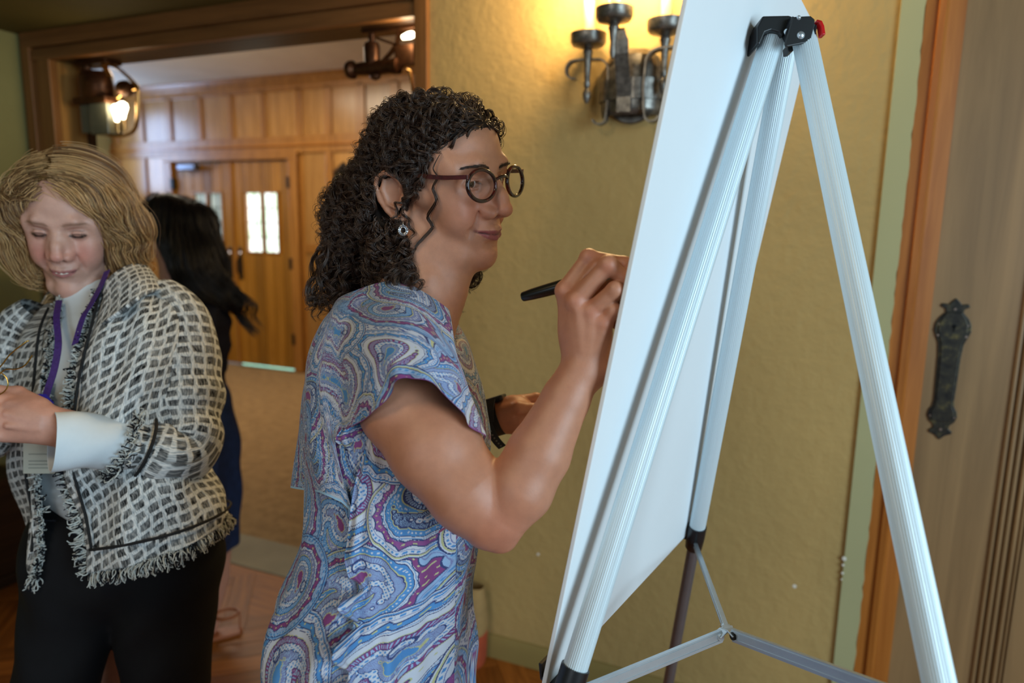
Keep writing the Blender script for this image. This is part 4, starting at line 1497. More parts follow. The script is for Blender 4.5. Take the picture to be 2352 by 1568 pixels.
# ------------------------------------------------------------------ paisley print
def paisley(U, seed=3):
    rg = np.random.default_rng(seed)
    U = U + .0028 * np.stack([np.sin(U[:, 1] * 38 + 1.7) + .6 * np.sin(U[:, 0] * 61), np.sin(U[:, 0] * 33 + .4) + .6 * np.sin(U[:, 1] * 71 + 2)], 1)
    n = len(U)
    cw = lambda *c: np.array(lin(c))
    white, blue, navy, mag, yel, lav, red = cw(190, 194, 206), cw(74, 132, 188), cw(48, 60, 108), cw(124, 60, 116), cw(178, 178, 132), cw(118, 128, 172), cw(170, 60, 92)
    pale = cw(140, 168, 202)
    C = np.repeat(white[None], n, 0)
    # ground: tiny scattered florets
    cs = .0062
    ij = np.floor(U / cs).astype(int)
    h1 = np.modf(np.sin(ij[:, 0] * 127.1 + ij[:, 1] * 311.7) * 43758.5453)[0] % 1
    h2 = np.modf(np.sin(ij[:, 0] * 269.5 + ij[:, 1] * 183.3) * 43758.5453)[0] % 1
    cc = (ij + .5 + .35 * (np.stack([h1, h2], 1) - .5) * 2) * cs
    dv = U - cc
    r = np.hypot(*dv.T); a = np.arctan2(dv[:, 1], dv[:, 0]) + h1 * 6
    C[r < .0019 * (1 + .45 * np.cos(4 * a))] = cw(70, 92, 150)
    # large slow waves of pale blue ground
    wv = np.sin(U[:, 0] * 31 + 1.3 * np.sin(U[:, 1] * 23)) + np.sin(U[:, 1] * 37 + 2 * np.sin(U[:, 0] * 17))
    m_ = (wv > .55) & (r > .0019)
    C[m_] = pale
    ln = np.abs(wv - .55) < .05
    C[ln] = navy
    ln2 = np.abs(wv - .85) < .04
    C[ln2] = blue
    # motifs
    lo, hi = U.min(0) - .05, U.max(0) + .05
    pitch = .100
    cells = [(i, j) for i in range(int(lo[0] / pitch) - 1, int(hi[0] / pitch) + 2) for j in range(int(lo[1] / pitch) - 1, int(hi[1] / pitch) + 2)]
    rg.shuffle(cells)
    T = np.linspace(0, 1, 22)
    for (i, j) in cells:
        c = (np.array([i + .5 * (j % 2), j * .92]) + rg.uniform(-.16, .16, 2)) * pitch
        Rm = rg.uniform(.052, .080)
        th = rg.uniform(0, 6.28)
        mir = 1 if rg.random() < .5 else -1
        sch = rg.integers(0, 4)
        sel = np.where(np.abs(U - c).max(1) < Rm * 1.75)[0]
        if not len(sel): continue
        p = (U[sel] - c) / Rm
        p = np.stack([p[:, 0] * math.cos(th) + p[:, 1] * math.sin(th), mir * (-p[:, 0] * math.sin(th) + p[:, 1] * math.cos(th))], 1)
        al = -.4 + T * 5.2
        rho = .66 * (1 - .60 * T) * np.minimum(1, .25 + T * 2.2)
        cl = np.stack([rho * np.cos(al) - .1, rho * np.sin(al)], 1)
        wd = .56 * (1 - T) ** 1.0 + .04
        D = np.full(len(sel), 9.0); ts = np.zeros(len(sel)); ang = np.zeros(len(sel))
        for t_, q, w_ in zip(T, cl, wd):
            dx = p - q
            dd = np.hypot(*dx.T) - w_
            b_ = dd < D
            D[b_] = dd[b_]; ts[b_] = t_; ang[b_] = np.arctan2(dx[b_, 1], dx[b_, 0])
        e = -D
        s_ = ang + ts * 5
        sc = np.abs(np.sin(s_ * 5.0))
        c1, c2, c3 = ((mag, blue, lav), (cw(130, 70, 130), blue, navy), (blue, white, mag), (mag, lav, blue))[sch]
        K = C[sel].copy()
        band = lambda lo_, hi_: (e > lo_) & (e < hi_)
        K[band(-.235, -.03)] = pale if sch in (0, 3) else white
        K[band(-.235, -.215)] = navy
        K[band(-.20, -.178)] = yel if sch < 2 else blue
        K[band(-.178, -.165)] = navy
        K[band(-.150, -.118) & (np.cos(s_ * 40) > -.1)] = blue
        K[band(-.105, -.094)] = lav
        edge_ = -.085 + .045 * sc
        K[(e > edge_) & (e < .03)] = c1
        K[np.abs(e - edge_) < .010] = navy
        K[band(-.03, -.005) & (np.cos(s_ * 20) > .72)] = yel
        edge2 = .015 + .03 * sc
        K[(e > edge2) & (e < .085)] = white
        K[np.abs(e - edge2) < .009] = navy
        K[band(.055, .065)] = blue
        K[band(.085, .097)] = navy
        K[band(.097, .185)] = c2
        K[band(.128, .155) & (np.cos(s_ * 26) > .3)] = white
        K[band(.185, .200)] = yel
        K[band(.200, .212)] = navy
        K[band(.212, .30)] = c3
        K[band(.225, .29) & (np.sin(s_ * 46) > .1)] = pale
        K[band(.30, .312)] = navy
        K[e > .312] = white
        K[(e > .312) & (np.cos(p[:, 0] * 66 * Rm / .06) * np.cos(p[:, 1] * 66 * Rm / .06) > .3)] = blue
        K[(e > .40) & (e < .412)] = navy
        K[e > .412] = lav
        K[(e > .412) & (np.cos(s_ * 30) > .5)] = pale
        K[(e > .49) & (e < .505)] = yel
        K[e > .505] = c1
        K[np.abs(np.hypot(p[:, 0] - .32, p[:, 1] + .1) - .09) < .014] = navy
        keep = e > -.235
        C[sel[keep]] = K[keep]
    # slight bleeding of the print
    return np.clip(C, 0, 1)


M_DRESS = mat_attr('paisley_chiffon', rough=.62, spec=.25, mott=.0, bumps=.12, bscale=1400, sheen=.15)


def loft_tube(rows, F, S, nth, ncols, nrow, lower=None, front=None):
    """rows: (py, right px, left px, d, side half width); returns verts, (u, v)"""
    R = []
    for (py, fx, bx, d, a_s) in rows:
        c = at((fx + bx) / 2, py, d)
        w = (fx - bx) / 2 * d / FPX
        ray_ = c - CAM; ray_ = ray_ / np.linalg.norm(ray_)
        n_ = np.cross(ray_, [0, 0, 1.0]); n_ /= np.linalg.norm(n_)
        q = max(w * w - (a_s * (S @ n_)) ** 2, .0004)
        R.append(np.r_[c, math.sqrt(q) / abs(F @ n_), a_s])
    return np.array(R)


rows = [(668, 1010, 818, .99, .070), (700, 1032, 778, .99, .100), (735, 1054, 752, .99, .130), (800, 1080, 728, .99, .145), (880, 1099, 722, .985, .146), (960, 1110, 722, .98, .148), (1050, 1112, 722, .98, .142),
        (1130, 1108, 720, .975, .138), (1200, 1103, 710, .97, .142), (1260, 1099, 692, .97, .15), (1330, 1095, 660, .965, .165), (1400, 1090, 648, .96, .176), (1480, 1092, 646, .955, .182), (1568, 1100, 650, .95, .186)]
RW = loft_tube(rows, TF, TS, 0, 0, 0)
hi_ = spline(RW, 470)
lo_ = np.array([hi_[-1] + (np.array([0, 0, -1.0, .02, .02]) * t) for t in np.linspace(.006, .62, 40)])
ALLR = np.concatenate([hi_, lo_])
# angles: theta 0 = forward, +90 = person's right (near side)
th = np.concatenate([np.linspace(-.9, math.pi + .75, 620), np.linspace(math.pi + .80, 2 * math.pi - .95, 60)])
CT, ST = np.cos(th), np.sin(th)
vv = np.concatenate([[0], np.cumsum(np.linalg.norm(np.diff(ALLR[:, :3], axis=0), axis=1))])
TH, VVm = np.meshgrid(th, vv)
sup = lambda x, p: np.sign(x) * np.abs(x) ** p
Vd = ALLR[:, None, :3] + ALLR[:, 3][:, None, None] * sup(CT, .92)[None, :, None] * TF + ALLR[:, 4][:, None, None] * sup(ST, .92)[None, :, None] * TS
# V neckline, bust, folds
top = 1 - ss(VVm, 0, .09)
Vd[..., 2] -= .062 * top * np.clip(np.cos(TH), 0, 1) ** 2
bust = g(VVm - .20, .065) * (g(TH - .55, .45) + g(TH + .55, .45))
Vd += (bust * .012)[..., None] * TF
fold = ss(VVm, .25, .5) * (.0042 * np.sin(TH * 9 + VVm * 5) + .003 * np.sin(TH * 17 - VVm * 9 + 1)) + .0022 * np.sin(TH * 6 + VVm * 46) * ss(VVm, .12, .2)
nrm = CT[None, :, None] * TF + ST[None, :, None] * TS
Vd += fold[..., None] * nrm
nu = len(th)
Ud = np.stack([(TH * .15).ravel(), VVm.ravel()], 1)
med = npmesh('dress', Vd.reshape(-1, 3), grid_faces(nu, len(ALLR), True))
set_tint(med, paisley(Ud))
dress = link('dress', med, M_DRESS, woman, True)


def zbuffer(*sets):
    zb = np.full((400, 600), 9.0)
    for P in sets:
        q = P - CAM
        z = q @ FW
        x = ((1176 + FPX * (q @ RI) / z) / 4).astype(int); y = ((784 - FPX * (q @ UP) / z) / 4).astype(int)
        ok = (x >= 0) & (x < 600) & (y >= 0) & (y < 400)
        np.minimum.at(zb, (y[ok], x[ok]), z[ok])
    return zb


def settle(G, zb, gap, wgt):
    """lay a cloth grid over what lies under it"""
    q = G - CAM
    z = q @ FW
    x = np.clip((1176 + FPX * (q @ RI) / z) / 4, 0, 599).astype(int); y = np.clip((784 - FPX * (q @ UP) / z) / 4, 0, 399).astype(int)
    base = zb[y, x]
    dl_ = np.where(base < 8, np.maximum(z - (base - gap), 0), 0) * wgt
    sm_ = dl_.copy()
    for _ in range(14):
        p = np.pad(sm_, 2, mode='edge')
        sm_ = sum(p[i:i + dl_.shape[0], j:j + dl_.shape[1]] for i in (0, 2, 4) for j in (0, 2, 4)) / 9
        sm_ = np.maximum(sm_, dl_ * .98)
    return G - (q / z[..., None]) * sm_[..., None]


def patch(name, cols, nu, nv, mat, parent, tint=None, ripple=None, thick=.0012, uv_off=(0, 0), print_=True, smooth=True, uvp=None, zb=None, gap=.005, ulim=None):
    """cols: list over u of lists over v of (px, py, d)"""
    G = np.array([[at(*q) for q in c] for c in cols])            # u, v, 3
    G = spline(G, nu)                                            # along u
    G = spline(G.transpose(1, 0, 2), nv)                         # v, u, 3
    if ripple is not None:
        du = np.gradient(G, axis=1); dv = np.gradient(G, axis=0)
        n_ = np.cross(du, dv); n_ /= np.linalg.norm(n_, axis=2)[..., None] + 1e-9
        uu, vv_ = np.meshgrid(np.linspace(0, 1, nu), np.linspace(0, 1, nv))
        G = G + n_ * ripple(uu, vv_)[..., None]
    if zb is not None:
        uu = np.linspace(0, 1, nu)[None, :] + np.zeros((nv, 1))
        G = settle(G, zb, gap, 1 - ss(uu, ulim - .06, ulim) if ulim else 1.0)
    su = np.concatenate([np.zeros((nv, 1)), np.cumsum(np.linalg.norm(np.diff(G, axis=1), axis=2), 1)], 1)
    sv = np.concatenate([np.zeros((1, nu)), np.cumsum(np.linalg.norm(np.diff(G, axis=0), axis=2), 0)], 0)
    if uvp is not None:
        su, sv = G @ uvp, -G[..., 2]
    UV = np.stack([su.ravel() + uv_off[0], sv.ravel() + uv_off[1]], 1)
    me = npmesh(name, G.reshape(-1, 3), grid_faces(nu, nv))
    uu, vv_ = np.meshgrid(np.linspace(0, 1, nu), np.linspace(0, 1, nv))
    if print_:
        C = paisley(UV, 5)
        if tint is not None:
            C = tint(C, uu.ravel(), vv_.ravel(), UV)
        set_tint(me, C)
    else:
        set_uv3(me, UV)
    o = link(name, me, mat, parent, smooth)
    if thick:
        md = o.modifiers.new('solid', 'SOLIDIFY'); md.thickness = thick; md.offset = 0
    return o, G


cape = [
    [(1026, 728, 0.928), (1046, 810, 0.903), (1078, 900, 0.895), (1113, 1006, 0.80)],
    [(1030, 715, 0.923), (1046, 790, 0.858), (1062, 860, 0.825), (1086, 978, 0.775)],
    [(1012, 697, 0.923), (1020, 770, 0.838), (1032, 840, 0.79), (1060, 948, 0.765)],
    [(985, 675, 0.923), (988, 750, 0.823), (997, 810, 0.775), (1008, 890, 0.755)],
    [(955, 658, 0.928), (950, 740, 0.813), (955, 795, 0.775), (966, 874, 0.752)],
    [(925, 650, 0.933), (912, 735, 0.813), (915, 800, 0.775), (932, 867, 0.755)],
    [(892, 648, 0.938), (868, 740, 0.823), (876, 825, 0.78), (902, 884, 0.76)],
    [(858, 652, 0.948), (828, 750, 0.838), (845, 860, 0.79), (884, 924, 0.772)],
    [(828, 660, 0.958), (795, 765, 0.858), (812, 890, 0.815), (838, 962, 0.795)],
    [(800, 672, 0.968), (768, 780, 0.883), (782, 900, 0.85), (790, 992, 0.835)],
    [(780, 685, 0.978), (750, 790, 0.903), (760, 920, 0.875), (775, 1012, 0.85)],
    [(768, 700, 0.988), (738, 810, 0.923), (748, 960, 0.875), (805, 1172, 0.845)],
    [(757, 715, 0.998), (725, 830, 0.948), (730, 980, 0.92), (780, 1152, 0.862)],
    [(748, 730, 1.008), (712, 850, 0.973), (712, 990, 0.945), (750, 1134, 0.885)],
    [(744, 745, 1.028), (702, 870, 1.003), (698, 1000, 0.98), (712, 1128, 0.935)],
    [(742, 752, 1.058), (697, 880, 1.038), (690, 1000, 1.03), (671, 1120, 1.01)],
    [(750, 752, 1.108), (705, 880, 1.108), (698, 1000, 1.11), (700, 1118, 1.1)],
    [(790, 750, 1.158), (760, 880, 1.168), (750, 1000, 1.17), (750, 1110, 1.16)],
]


def hem_tint(C, u, v, UV):
    h = ss(v, .982, .988)[:, None] * (u < .60)[:, None]
    C = C * (1 - h) + np.array(lin((124, 60, 128))) * h
    h = ss(v, .976, .980)[:, None] * (u >= .60)[:, None]
    return C * (1 - h) + np.array(lin((150, 190, 220))) * h


rip = lambda u, v: .004 * np.sin(u * 44) * ss(v, .35, 1) * ss(u, .45, .6) + .0025 * np.sin(u * 60 + 1) * ss(v, .6, 1) * (1 - ss(u, .45, .6)) + .0015 * np.sin(u * 23 + v * 9)
patch('flutter_sleeve', cape, 560, 400, M_DRESS, dress, hem_tint, rip, thick=0, zb=zbuffer(Vd.reshape(-1, 3), V1, V2), gap=.006, ulim=.86)

# front overlay with cascading ruffled edge
lefts = [(850, 985), (832, 1045), (816, 1110), (803, 1180), (794, 1245), (792, 1290), (803, 1325), (828, 1354), (774, 1396), (814, 1432), (790, 1462), (760, 1514), (804, 1550), (776, 1600), (806, 1660)]
prd = [0, 0, .001, .003, .004, .006, .010, .004, .030, .004, .016, .034, .004, .03, .01]
ZB = zbuffer(Vd.reshape(-1, 3))
ov = []
for uu in (0, .06, .12, .22, .36, .52, .68, .84, 1.0):
    col_ = []
    for i, ((x, y), pr) in enumerate(zip(lefts, prd)):
        rx, ry = 1046, y
        bx = 812 + (rx - 812) * uu
        x_ = bx + (x - 812) * max(0, 1 - uu * 4.5)
        y_ = y + (ry - y) * uu
        zc = ZB[int(np.clip(y_ / 4, 0, 391)), int(x_ / 4)]
        zc = zc if zc < 5 else .80
        col_.append((x_, y_, zc - (.003, .005, .008)[min(i, 2)] * (1 if i < 3 else 0) - (.011 if i > 2 else 0) - pr * max(0, 1 - uu * 8) + .010 * uu ** 2))
    ov.append(col_)
patch('front_flounce', ov, 280, 440, M_DRESS, dress, None, lambda u, v: .003 * np.sin(v * 30 + u * 6) * (1 - ss(u, 0, .5)) + .002 * np.sin(u * 30 + v * 3), uv_off=(.56, .03), thick=0, uvp=TF, zb=ZB, gap=.0035)
# small inner ruffle under the sleeve
inn = [[(792, 978, .835), (770, 1010, .828), (795, 1028, .84)], [(818, 970, .835), (800, 1002, .832), (818, 1044, .845)], [(845, 966, .845), (838, 1002, .845), (842, 1050, .85)], [(868, 990, .86), (864, 1030, .855), (864, 1080, .855)]]
patch('under_ruffle', inn, 70, 60, M_DRESS, dress, None, lambda u, v: .003 * np.sin(u * 20), uv_off=(.11, .4))
# belt seam at the waist
MB().strap([at(1008, 1222, .868), at(1030, 1206, .864), at(1056, 1192, .868)], .003, .0012, UP).build('waist_seam', mat_plain('rose_piping', (150, 70, 110), rough=.6), dress)

# ------------------------------------------------------------------ her curls
HM = Sdf((-.17, -.28, -.30), (.15, .12, .18), .003, HO, HR)
E_ = lambda c, r, k, **kw: HM.ell(np.array(c) * .001, np.array(r) * .001, k * .001, **kw)
E_((0, -14, 52), (79, 91, 83), 6)
E_((0, 28, 66), (65, 63, 59), 10)
E_((0, -60, 4), (82, 68, 60), 26)
E_((0, -118, -45), (86, 66, 62), 30)
E_((-5, -128, -105), (84, 60, 58), 30)
E_((-5, -152, -150), (66, 40, 44), 26)
HM.cone(np.array((66, -42, -40)) * .001, np.array((62, -40, -118)) * .001, .026, .022, .02)
HM.cone(np.array((-66, -10, -20)) * .001, np.array((-70, -10, -130)) * .001, .024, .016, .02)
HM.ell(np.array((80, -26, 2)) * .001, np.array((17, 25, 38)) * .001, .004, sub=True)
HM.ell(np.array((-80, -26, 2)) * .001, np.array((17, 25, 38)) * .001, .004, sub=True)
# face and ear stay free: trim the mass in front of the hairline
sl, X, Y, Z = HM.blk(HM.lo, HM.lo + HM.h * HM.n)
ax_ = np.abs(X)
hl = np.where(Z > .030, .017 + (Z - .03) * .90 - ax_ * .06, np.where(Z > -.01, .012 - (.03 - Z) * .9, -.024)) + 0 * Y
hl = np.where(X < -.02, np.maximum(hl, .02), hl)
HM.D = np.maximum(HM.D, np.minimum((Y - hl), .05)).astype(np.float32)
Vh, Qh = HM.mesh()
Vh = relax(Vh, Qh, 3, .5)
M_HAIRB = mat_plain('dark_hair_mass', (30, 22, 18), rough=.7, spec=.2, bumps=.6, bscale=160)
hair = link('hair', npmesh('hair', Vh, Qh), M_HAIRB, woman, True)


def sdf_sample(S, P):
    """distance and outward normal at world points"""
    q = ((P - S.o) @ S.R - S.lo) / S.h
    q = np.clip(q, 1.01, np.array(S.n) - 3.01)
    i = q.astype(int); f = q - i
    def tri(dx, dy, dz):
        a = i + np.array([dx, dy, dz])
        v = 0
        for c in ((0, 0, 0), (1, 0, 0), (0, 1, 0), (0, 0, 1), (1, 1, 0), (1, 0, 1), (0, 1, 1), (1, 1, 1)):
            w = np.prod([f[:, k] if c[k] else 1 - f[:, k] for k in range(3)], 0)
            v = v + w * S.D[a[:, 0] + c[0], a[:, 1] + c[1], a[:, 2] + c[2]]
        return v
    d = tri(0, 0, 0)
    gr = np.stack([tri(1, 0, 0) - tri(-1, 0, 0), tri(0, 1, 0) - tri(0, -1, 0), tri(0, 0, 1) - tri(0, 0, -1)], 1) @ S.R.T
    ln_ = np.linalg.norm(gr, axis=1, keepdims=True)
    return d, gr / np.maximum(ln_, 1e-6), ln_[:, 0] > 1e-4


def guides(S, roots, flow, n, step, lift0, lift1, jit=0.0, rng=RNG):
    """guide paths that slide over the surface of S, then hang"""
    P = roots.copy()
    d, nn, ok = sdf_sample(S, P)
    P = P + nn * lift0
    out = [P.copy()]
    vel = flow(P)
    for k in range(n - 1):
        t = k / (n - 1)
        d, nn, ok = sdf_sample(S, P)
        f = flow(P) + rng.normal(0, jit, P.shape)
        f = np.where(ok[:, None] & (d < .03)[:, None], f - nn * np.minimum((f * nn).sum(1), 9)[:, None] * (1.0), f)
        vel = vel * .55 + .45 * f / (np.linalg.norm(f, axis=1, keepdims=True) + 1e-9)
        P = P + vel / (np.linalg.norm(vel, axis=1, keepdims=True) + 1e-9) * step
        d, nn, ok = sdf_sample(S, P)
        lift = lift0 + (lift1 - lift0) * t
        corr = np.where(ok & (d < lift), lift - d, np.where(ok & (d < .03), (lift - d) * .25, 0))
        P = P + nn * np.clip(corr, -.006, .012)[:, None]
        out.append(P.copy())
    return np.stack(out, 1)          # m, n, 3


def frames(Gd):
    T = np.gradient(Gd, axis=1)
    T /= np.linalg.norm(T, axis=2, keepdims=True) + 1e-9
    ref = np.array([.31, .22, .92])
    A = np.cross(T, ref); A /= np.linalg.norm(A, axis=2, keepdims=True) + 1e-9
    return T, A, np.cross(T, A)


def curly(Gd, per, rad, turns, lock_r, rng, fuzz=.0):
    m, n, _ = Gd.shape
    T, A, B = frames(Gd)
    out = []
    tt = np.linspace(0, 1, n)
    for i in range(m):
        ph0 = rng.uniform(0, 6.28); tr = turns * rng.uniform(.7, 1.35); r0 = rad * rng.uniform(.5, 1.35); sg = rng.choice([-1, 1])
        for j in range(per):
            ph = ph0 + rng.normal(0, .16) + sg * 2 * math.pi * tr * tt * rng.uniform(.985, 1.015)
            rr = r0 * rng.uniform(.75, 1.3) * ss(tt, -.05, .25)
            o2 = rng.normal(0, lock_r, 2)
            ex = o2[0] * ss(tt, -.1, .5); ey = o2[1] * ss(tt, -.1, .5)
            fz = rng.normal(0, fuzz, (n, 3)).cumsum(0) if fuzz else 0
            ln_ = rng.uniform(.82, 1.0)
            P = Gd[i] + A[i] * (rr * np.cos(ph) + ex)[:, None] + B[i] * (rr * np.sin(ph) + ey)[:, None] + fz
            out.append(P[:max(6, int(n * ln_))])
    return out


M_CURL = hair_mat('dark_brown_curls', (60, 43, 34), rough=.34, spec=.55, var=.5)
Lh = (Vh - HO) @ HR * 1000
vis = (Vh - CAM)
_, nh, _ok = sdf_sample(HM, Vh)
facing = -(nh * (vis / np.linalg.norm(vis, axis=1, keepdims=True))).sum(1)
cand = np.where((facing > -.35))[0]
back_w = lambda P: -HR[:, 1]


def flow_w(P):
    L = (P - HO) @ HR * 1000
    up = ss(L[:, 2], 30, 110)[:, None]
    side = np.sign(L[:, 0])[:, None]
    f = np.array([0, 0, -1.0]) * (1 - .25 * up) + (-HR[:, 1]) * (.35 + .75 * up) + HR[:, 0] * side * .35 * up
    low = ss(-L[:, 2], 20, 120)[:, None]
    f = f + (-HR[:, 1]) * .25 * low
    return f


idx = RNG.choice(cand, 560, replace=False)
G1 = guides(HM, Vh[idx], flow_w, 66, .0026, .001, .010, .05)
strands = curly(G1, 24, .0066, 4.4, .0013, RNG)
idx = RNG.choice(cand, 500, replace=False)
G2 = guides(HM, Vh[idx], flow_w, 40, .0030, .002, .020, .25)
Lc = Lh[cand]
fr_ = cand[(Lc[:, 1] > 17 - 13 + (Lc[:, 2] - 30) * .90 - np.abs(Lc[:, 0]) * .06) & (Lc[:, 2] > 34) & (Lc[:, 0] > -50)]
idx = RNG.choice(fr_, 240)
G4 = guides(HM, Vh[idx], flow_w, 40, .0033, .001, .007, .04)
strands += curly(G4, 22, .0040, 3.2, .0016, RNG)
strands += curly(G2, 5, .0070, 4.6, .0012, RNG, .0001)       # loose flyaway curls
# frizz standing off the crown and the back
crown = cand[(Lh[cand, 2] > 60)]
idx = RNG.choice(crown, 260, replace=False)
G3 = guides(HM, Vh[idx], lambda P: flow_w(P) + sdf_sample(HM, P)[1] * .5, 22, .0024, .001, .012, .5)
strands += curly(G3, 1, .003, 1.6, .001, RNG, .0004)


PV = (V1 - CAM)
PZ = PV @ FW
PXY = np.stack([1176 + FPX * (PV @ RI) / PZ, 784 - FPX * (PV @ UP) / PZ], 1)


def surf_d(x, y, r=5):
    m_ = (np.abs(PXY[:, 0] - x) < r) & (np.abs(PXY[:, 1] - y) < r)
    return PZ[m_].min() if m_.any() else None


def on_face(pts, lift):
    out = []
    last = pts[0][2] if len(pts[0]) > 2 else .93
    for q in pts:
        d = surf_d(q[0], q[1])
        last = d - lift if d is not None else last
        out.append((q[0], q[1], last))
    return out


def px_curl(pts, n, per, rad, turns, lock):
    Gd = spline(np.array([at(*q) for q in pts]), n)[None]
    return curly(Gd, per, rad, turns, lock, RNG)


# keep the near ear clear
keep_ = []
for s_ in strands:
    q = s_ - CAM
    z = q @ FW
    x = 1176 + FPX * (q @ RI) / z
    y = 784 - FPX * (q @ UP) / z
    hit = (((x - 896) / 33) ** 2 + ((y - 455) / 48) ** 2 < 1) & (z < 1.0)
    if not hit.any():
        keep_.append(s_)
    else:
        h_ = np.where(hit)[0]
        if h_[0] > 7: keep_.append(s_[:h_[0]])
        if len(s_) - h_[-1] > 8: keep_.append(s_[h_[-1] + 1:])
strands = keep_
tmp_ = []
for s_ in strands:
    L_ = (s_ - HO) @ HR * 1000
    bad = (L_[:, 1] > 31 + (L_[:, 2] - 30) * 1.06 - np.abs(L_[:, 0]) * .14) & (L_[:, 2] > 30) & (L_[:, 0] > -60)
    k_ = int(np.argmax(bad)) if bad.any() else len(s_)
    if k_ > 6: tmp_.append(s_[:k_])
strands = tmp_
# the loose tendrils in front of the ear and on the cheek
strands += px_curl(on_face([(1010, 355, .930), (996, 385, .922), (1004, 405, .915), (994, 432, .915), (1003, 462, .915), (984, 495, .916), (993, 520, .916), (972, 548, .92), (955, 565, .925), (948, 590, .93), (958, 604, .93)], .004), 130, 26, .0010, 3, .0011)
strands += px_curl(on_face([(975, 370, .925), (965, 410, .915), (948, 440, .912), (925, 470, .908), (935, 505, .908), (948, 530, .91), (940, 560, .915)], .006), 80, 20, .0035, 5, .0014)
strands += px_curl(on_face([(955, 380, .92), (945, 420, .912), (930, 445, .908), (915, 470, .905), (905, 500, .905), (925, 520, .905)], .005), 70, 18, .0035, 4, .0014)
strands += px_curl(on_face([(985, 360, .925), (978, 400, .917), (965, 425, .913), (955, 450, .912), (945, 470, .911)], .005), 60, 24, .0028, 3, .0022)
VHP = Vh - CAM
VHZ = VHP @ FW
VHXY = np.stack([1176 + FPX * (VHP @ RI) / VHZ, 784 - FPX * (VHP @ UP) / VHZ], 1)


def surf_any(x, y, r=7):
    c = []
    for XY, Zz in ((PXY, PZ), (VHXY, VHZ)):
        m_ = (np.abs(XY[:, 0] - x) < r) & (np.abs(XY[:, 1] - y) < r)
        if m_.any(): c.append(Zz[m_].min())
    return min(c) if c else None


for k in range(70):
    x0, y0 = RNG.uniform(838, 926), RNG.uniform(500, 570)
    x1 = x0 + RNG.uniform(-14, 40) * (x0 > 870) - RNG.uniform(0, 20) * (x0 <= 870)
    y1 = RNG.uniform(630, 676) if x0 > 870 else RNG.uniform(620, 660)
    pts_ = []
    last = .94
    for t in np.linspace(0, 1, 6):
        x, y = x0 + (x1 - x0) * t ** 1.4, y0 + (y1 - y0) * t
        d_ = surf_any(x, y)
        last = d_ if d_ is not None else last
        pts_.append((x, y, last - RNG.uniform(.004, .012)))
    strands += px_curl(pts_, 90, 20, .0064, RNG.uniform(2.6, 4), .0013)
# lock by the throat on the far side and curls lying on the shoulder
strands += px_curl([(1072, 600, 1.06), (1070, 650, 1.06), (1055, 690, 1.06), (1062, 720, 1.06)], 60, 24, .006, 3.5, .0022)
strands += px_curl(on_face([(925, 600, .93), (940, 630, .925), (958, 650, .925), (972, 668, .93)], .012), 60, 26, .0055, 3.0, .0022)
strands += px_curl(on_face([(890, 590, .93), (905, 630, .92), (925, 655, .92), (960, 672, .925)], .014), 60, 26, .0055, 3.0, .0022)
for k in range(22):
    x0 = RNG.uniform(708, 800)
    strands += px_curl([(x0 + 25, 560 + RNG.uniform(-40, 40), 1.0 + RNG.uniform(0, .07)), (x0 + RNG.uniform(-6, 10), 630, 1.0 + RNG.uniform(0, .05)), (x0 - 6 + RNG.uniform(-6, 6), 690, 1.0), (x0 + RNG.uniform(-10, 8), 715 + RNG.uniform(-40, 34), 1.0)], 80, 14, RNG.uniform(.0045, .0075), RNG.uniform(2.8, 4.4), .0018)
hc_ = hair_curves('curl', strands, .00034, M_CURL, hair)
hc_['kind'] = 'stuff'
# eyebrow hairs
eb = []
for s_ in (1, -1):
    for k in range(260):
        t = RNG.uniform(0, 1)
        x = 11 + 41 * t
        z = 44.5 + 6 * (1 - ((x - 33) / 24) ** 2) + RNG.normal(0, 1.3 * (1 - .5 * t))
        near_ = (np.abs(L1[:, 0] - s_ * x) < 2.2) & (np.abs(L1[:, 2] - z) < 2.2)
        y = (L1[near_, 1].max() if near_.any() else 88) + RNG.uniform(.1, .7)
        p0 = np.array([s_ * x, y, z]); p1 = p0 + np.array([s_ * RNG.uniform(3, 6), -1.0 - t * 1.5, RNG.uniform(.5, 2.2) * (1 - 1.4 * t)])
        eb.append(np.array([HO + HR @ (p * .001) for p in (p0, (p0 + p1) / 2 + np.array([0, .5, .2]), p1)]))
hb_ = hair_curves('eyebrow', eb, .00022, hair_mat('eyebrow_hair', (52, 38, 32)), wbody)
hb_['kind'] = 'stuff'

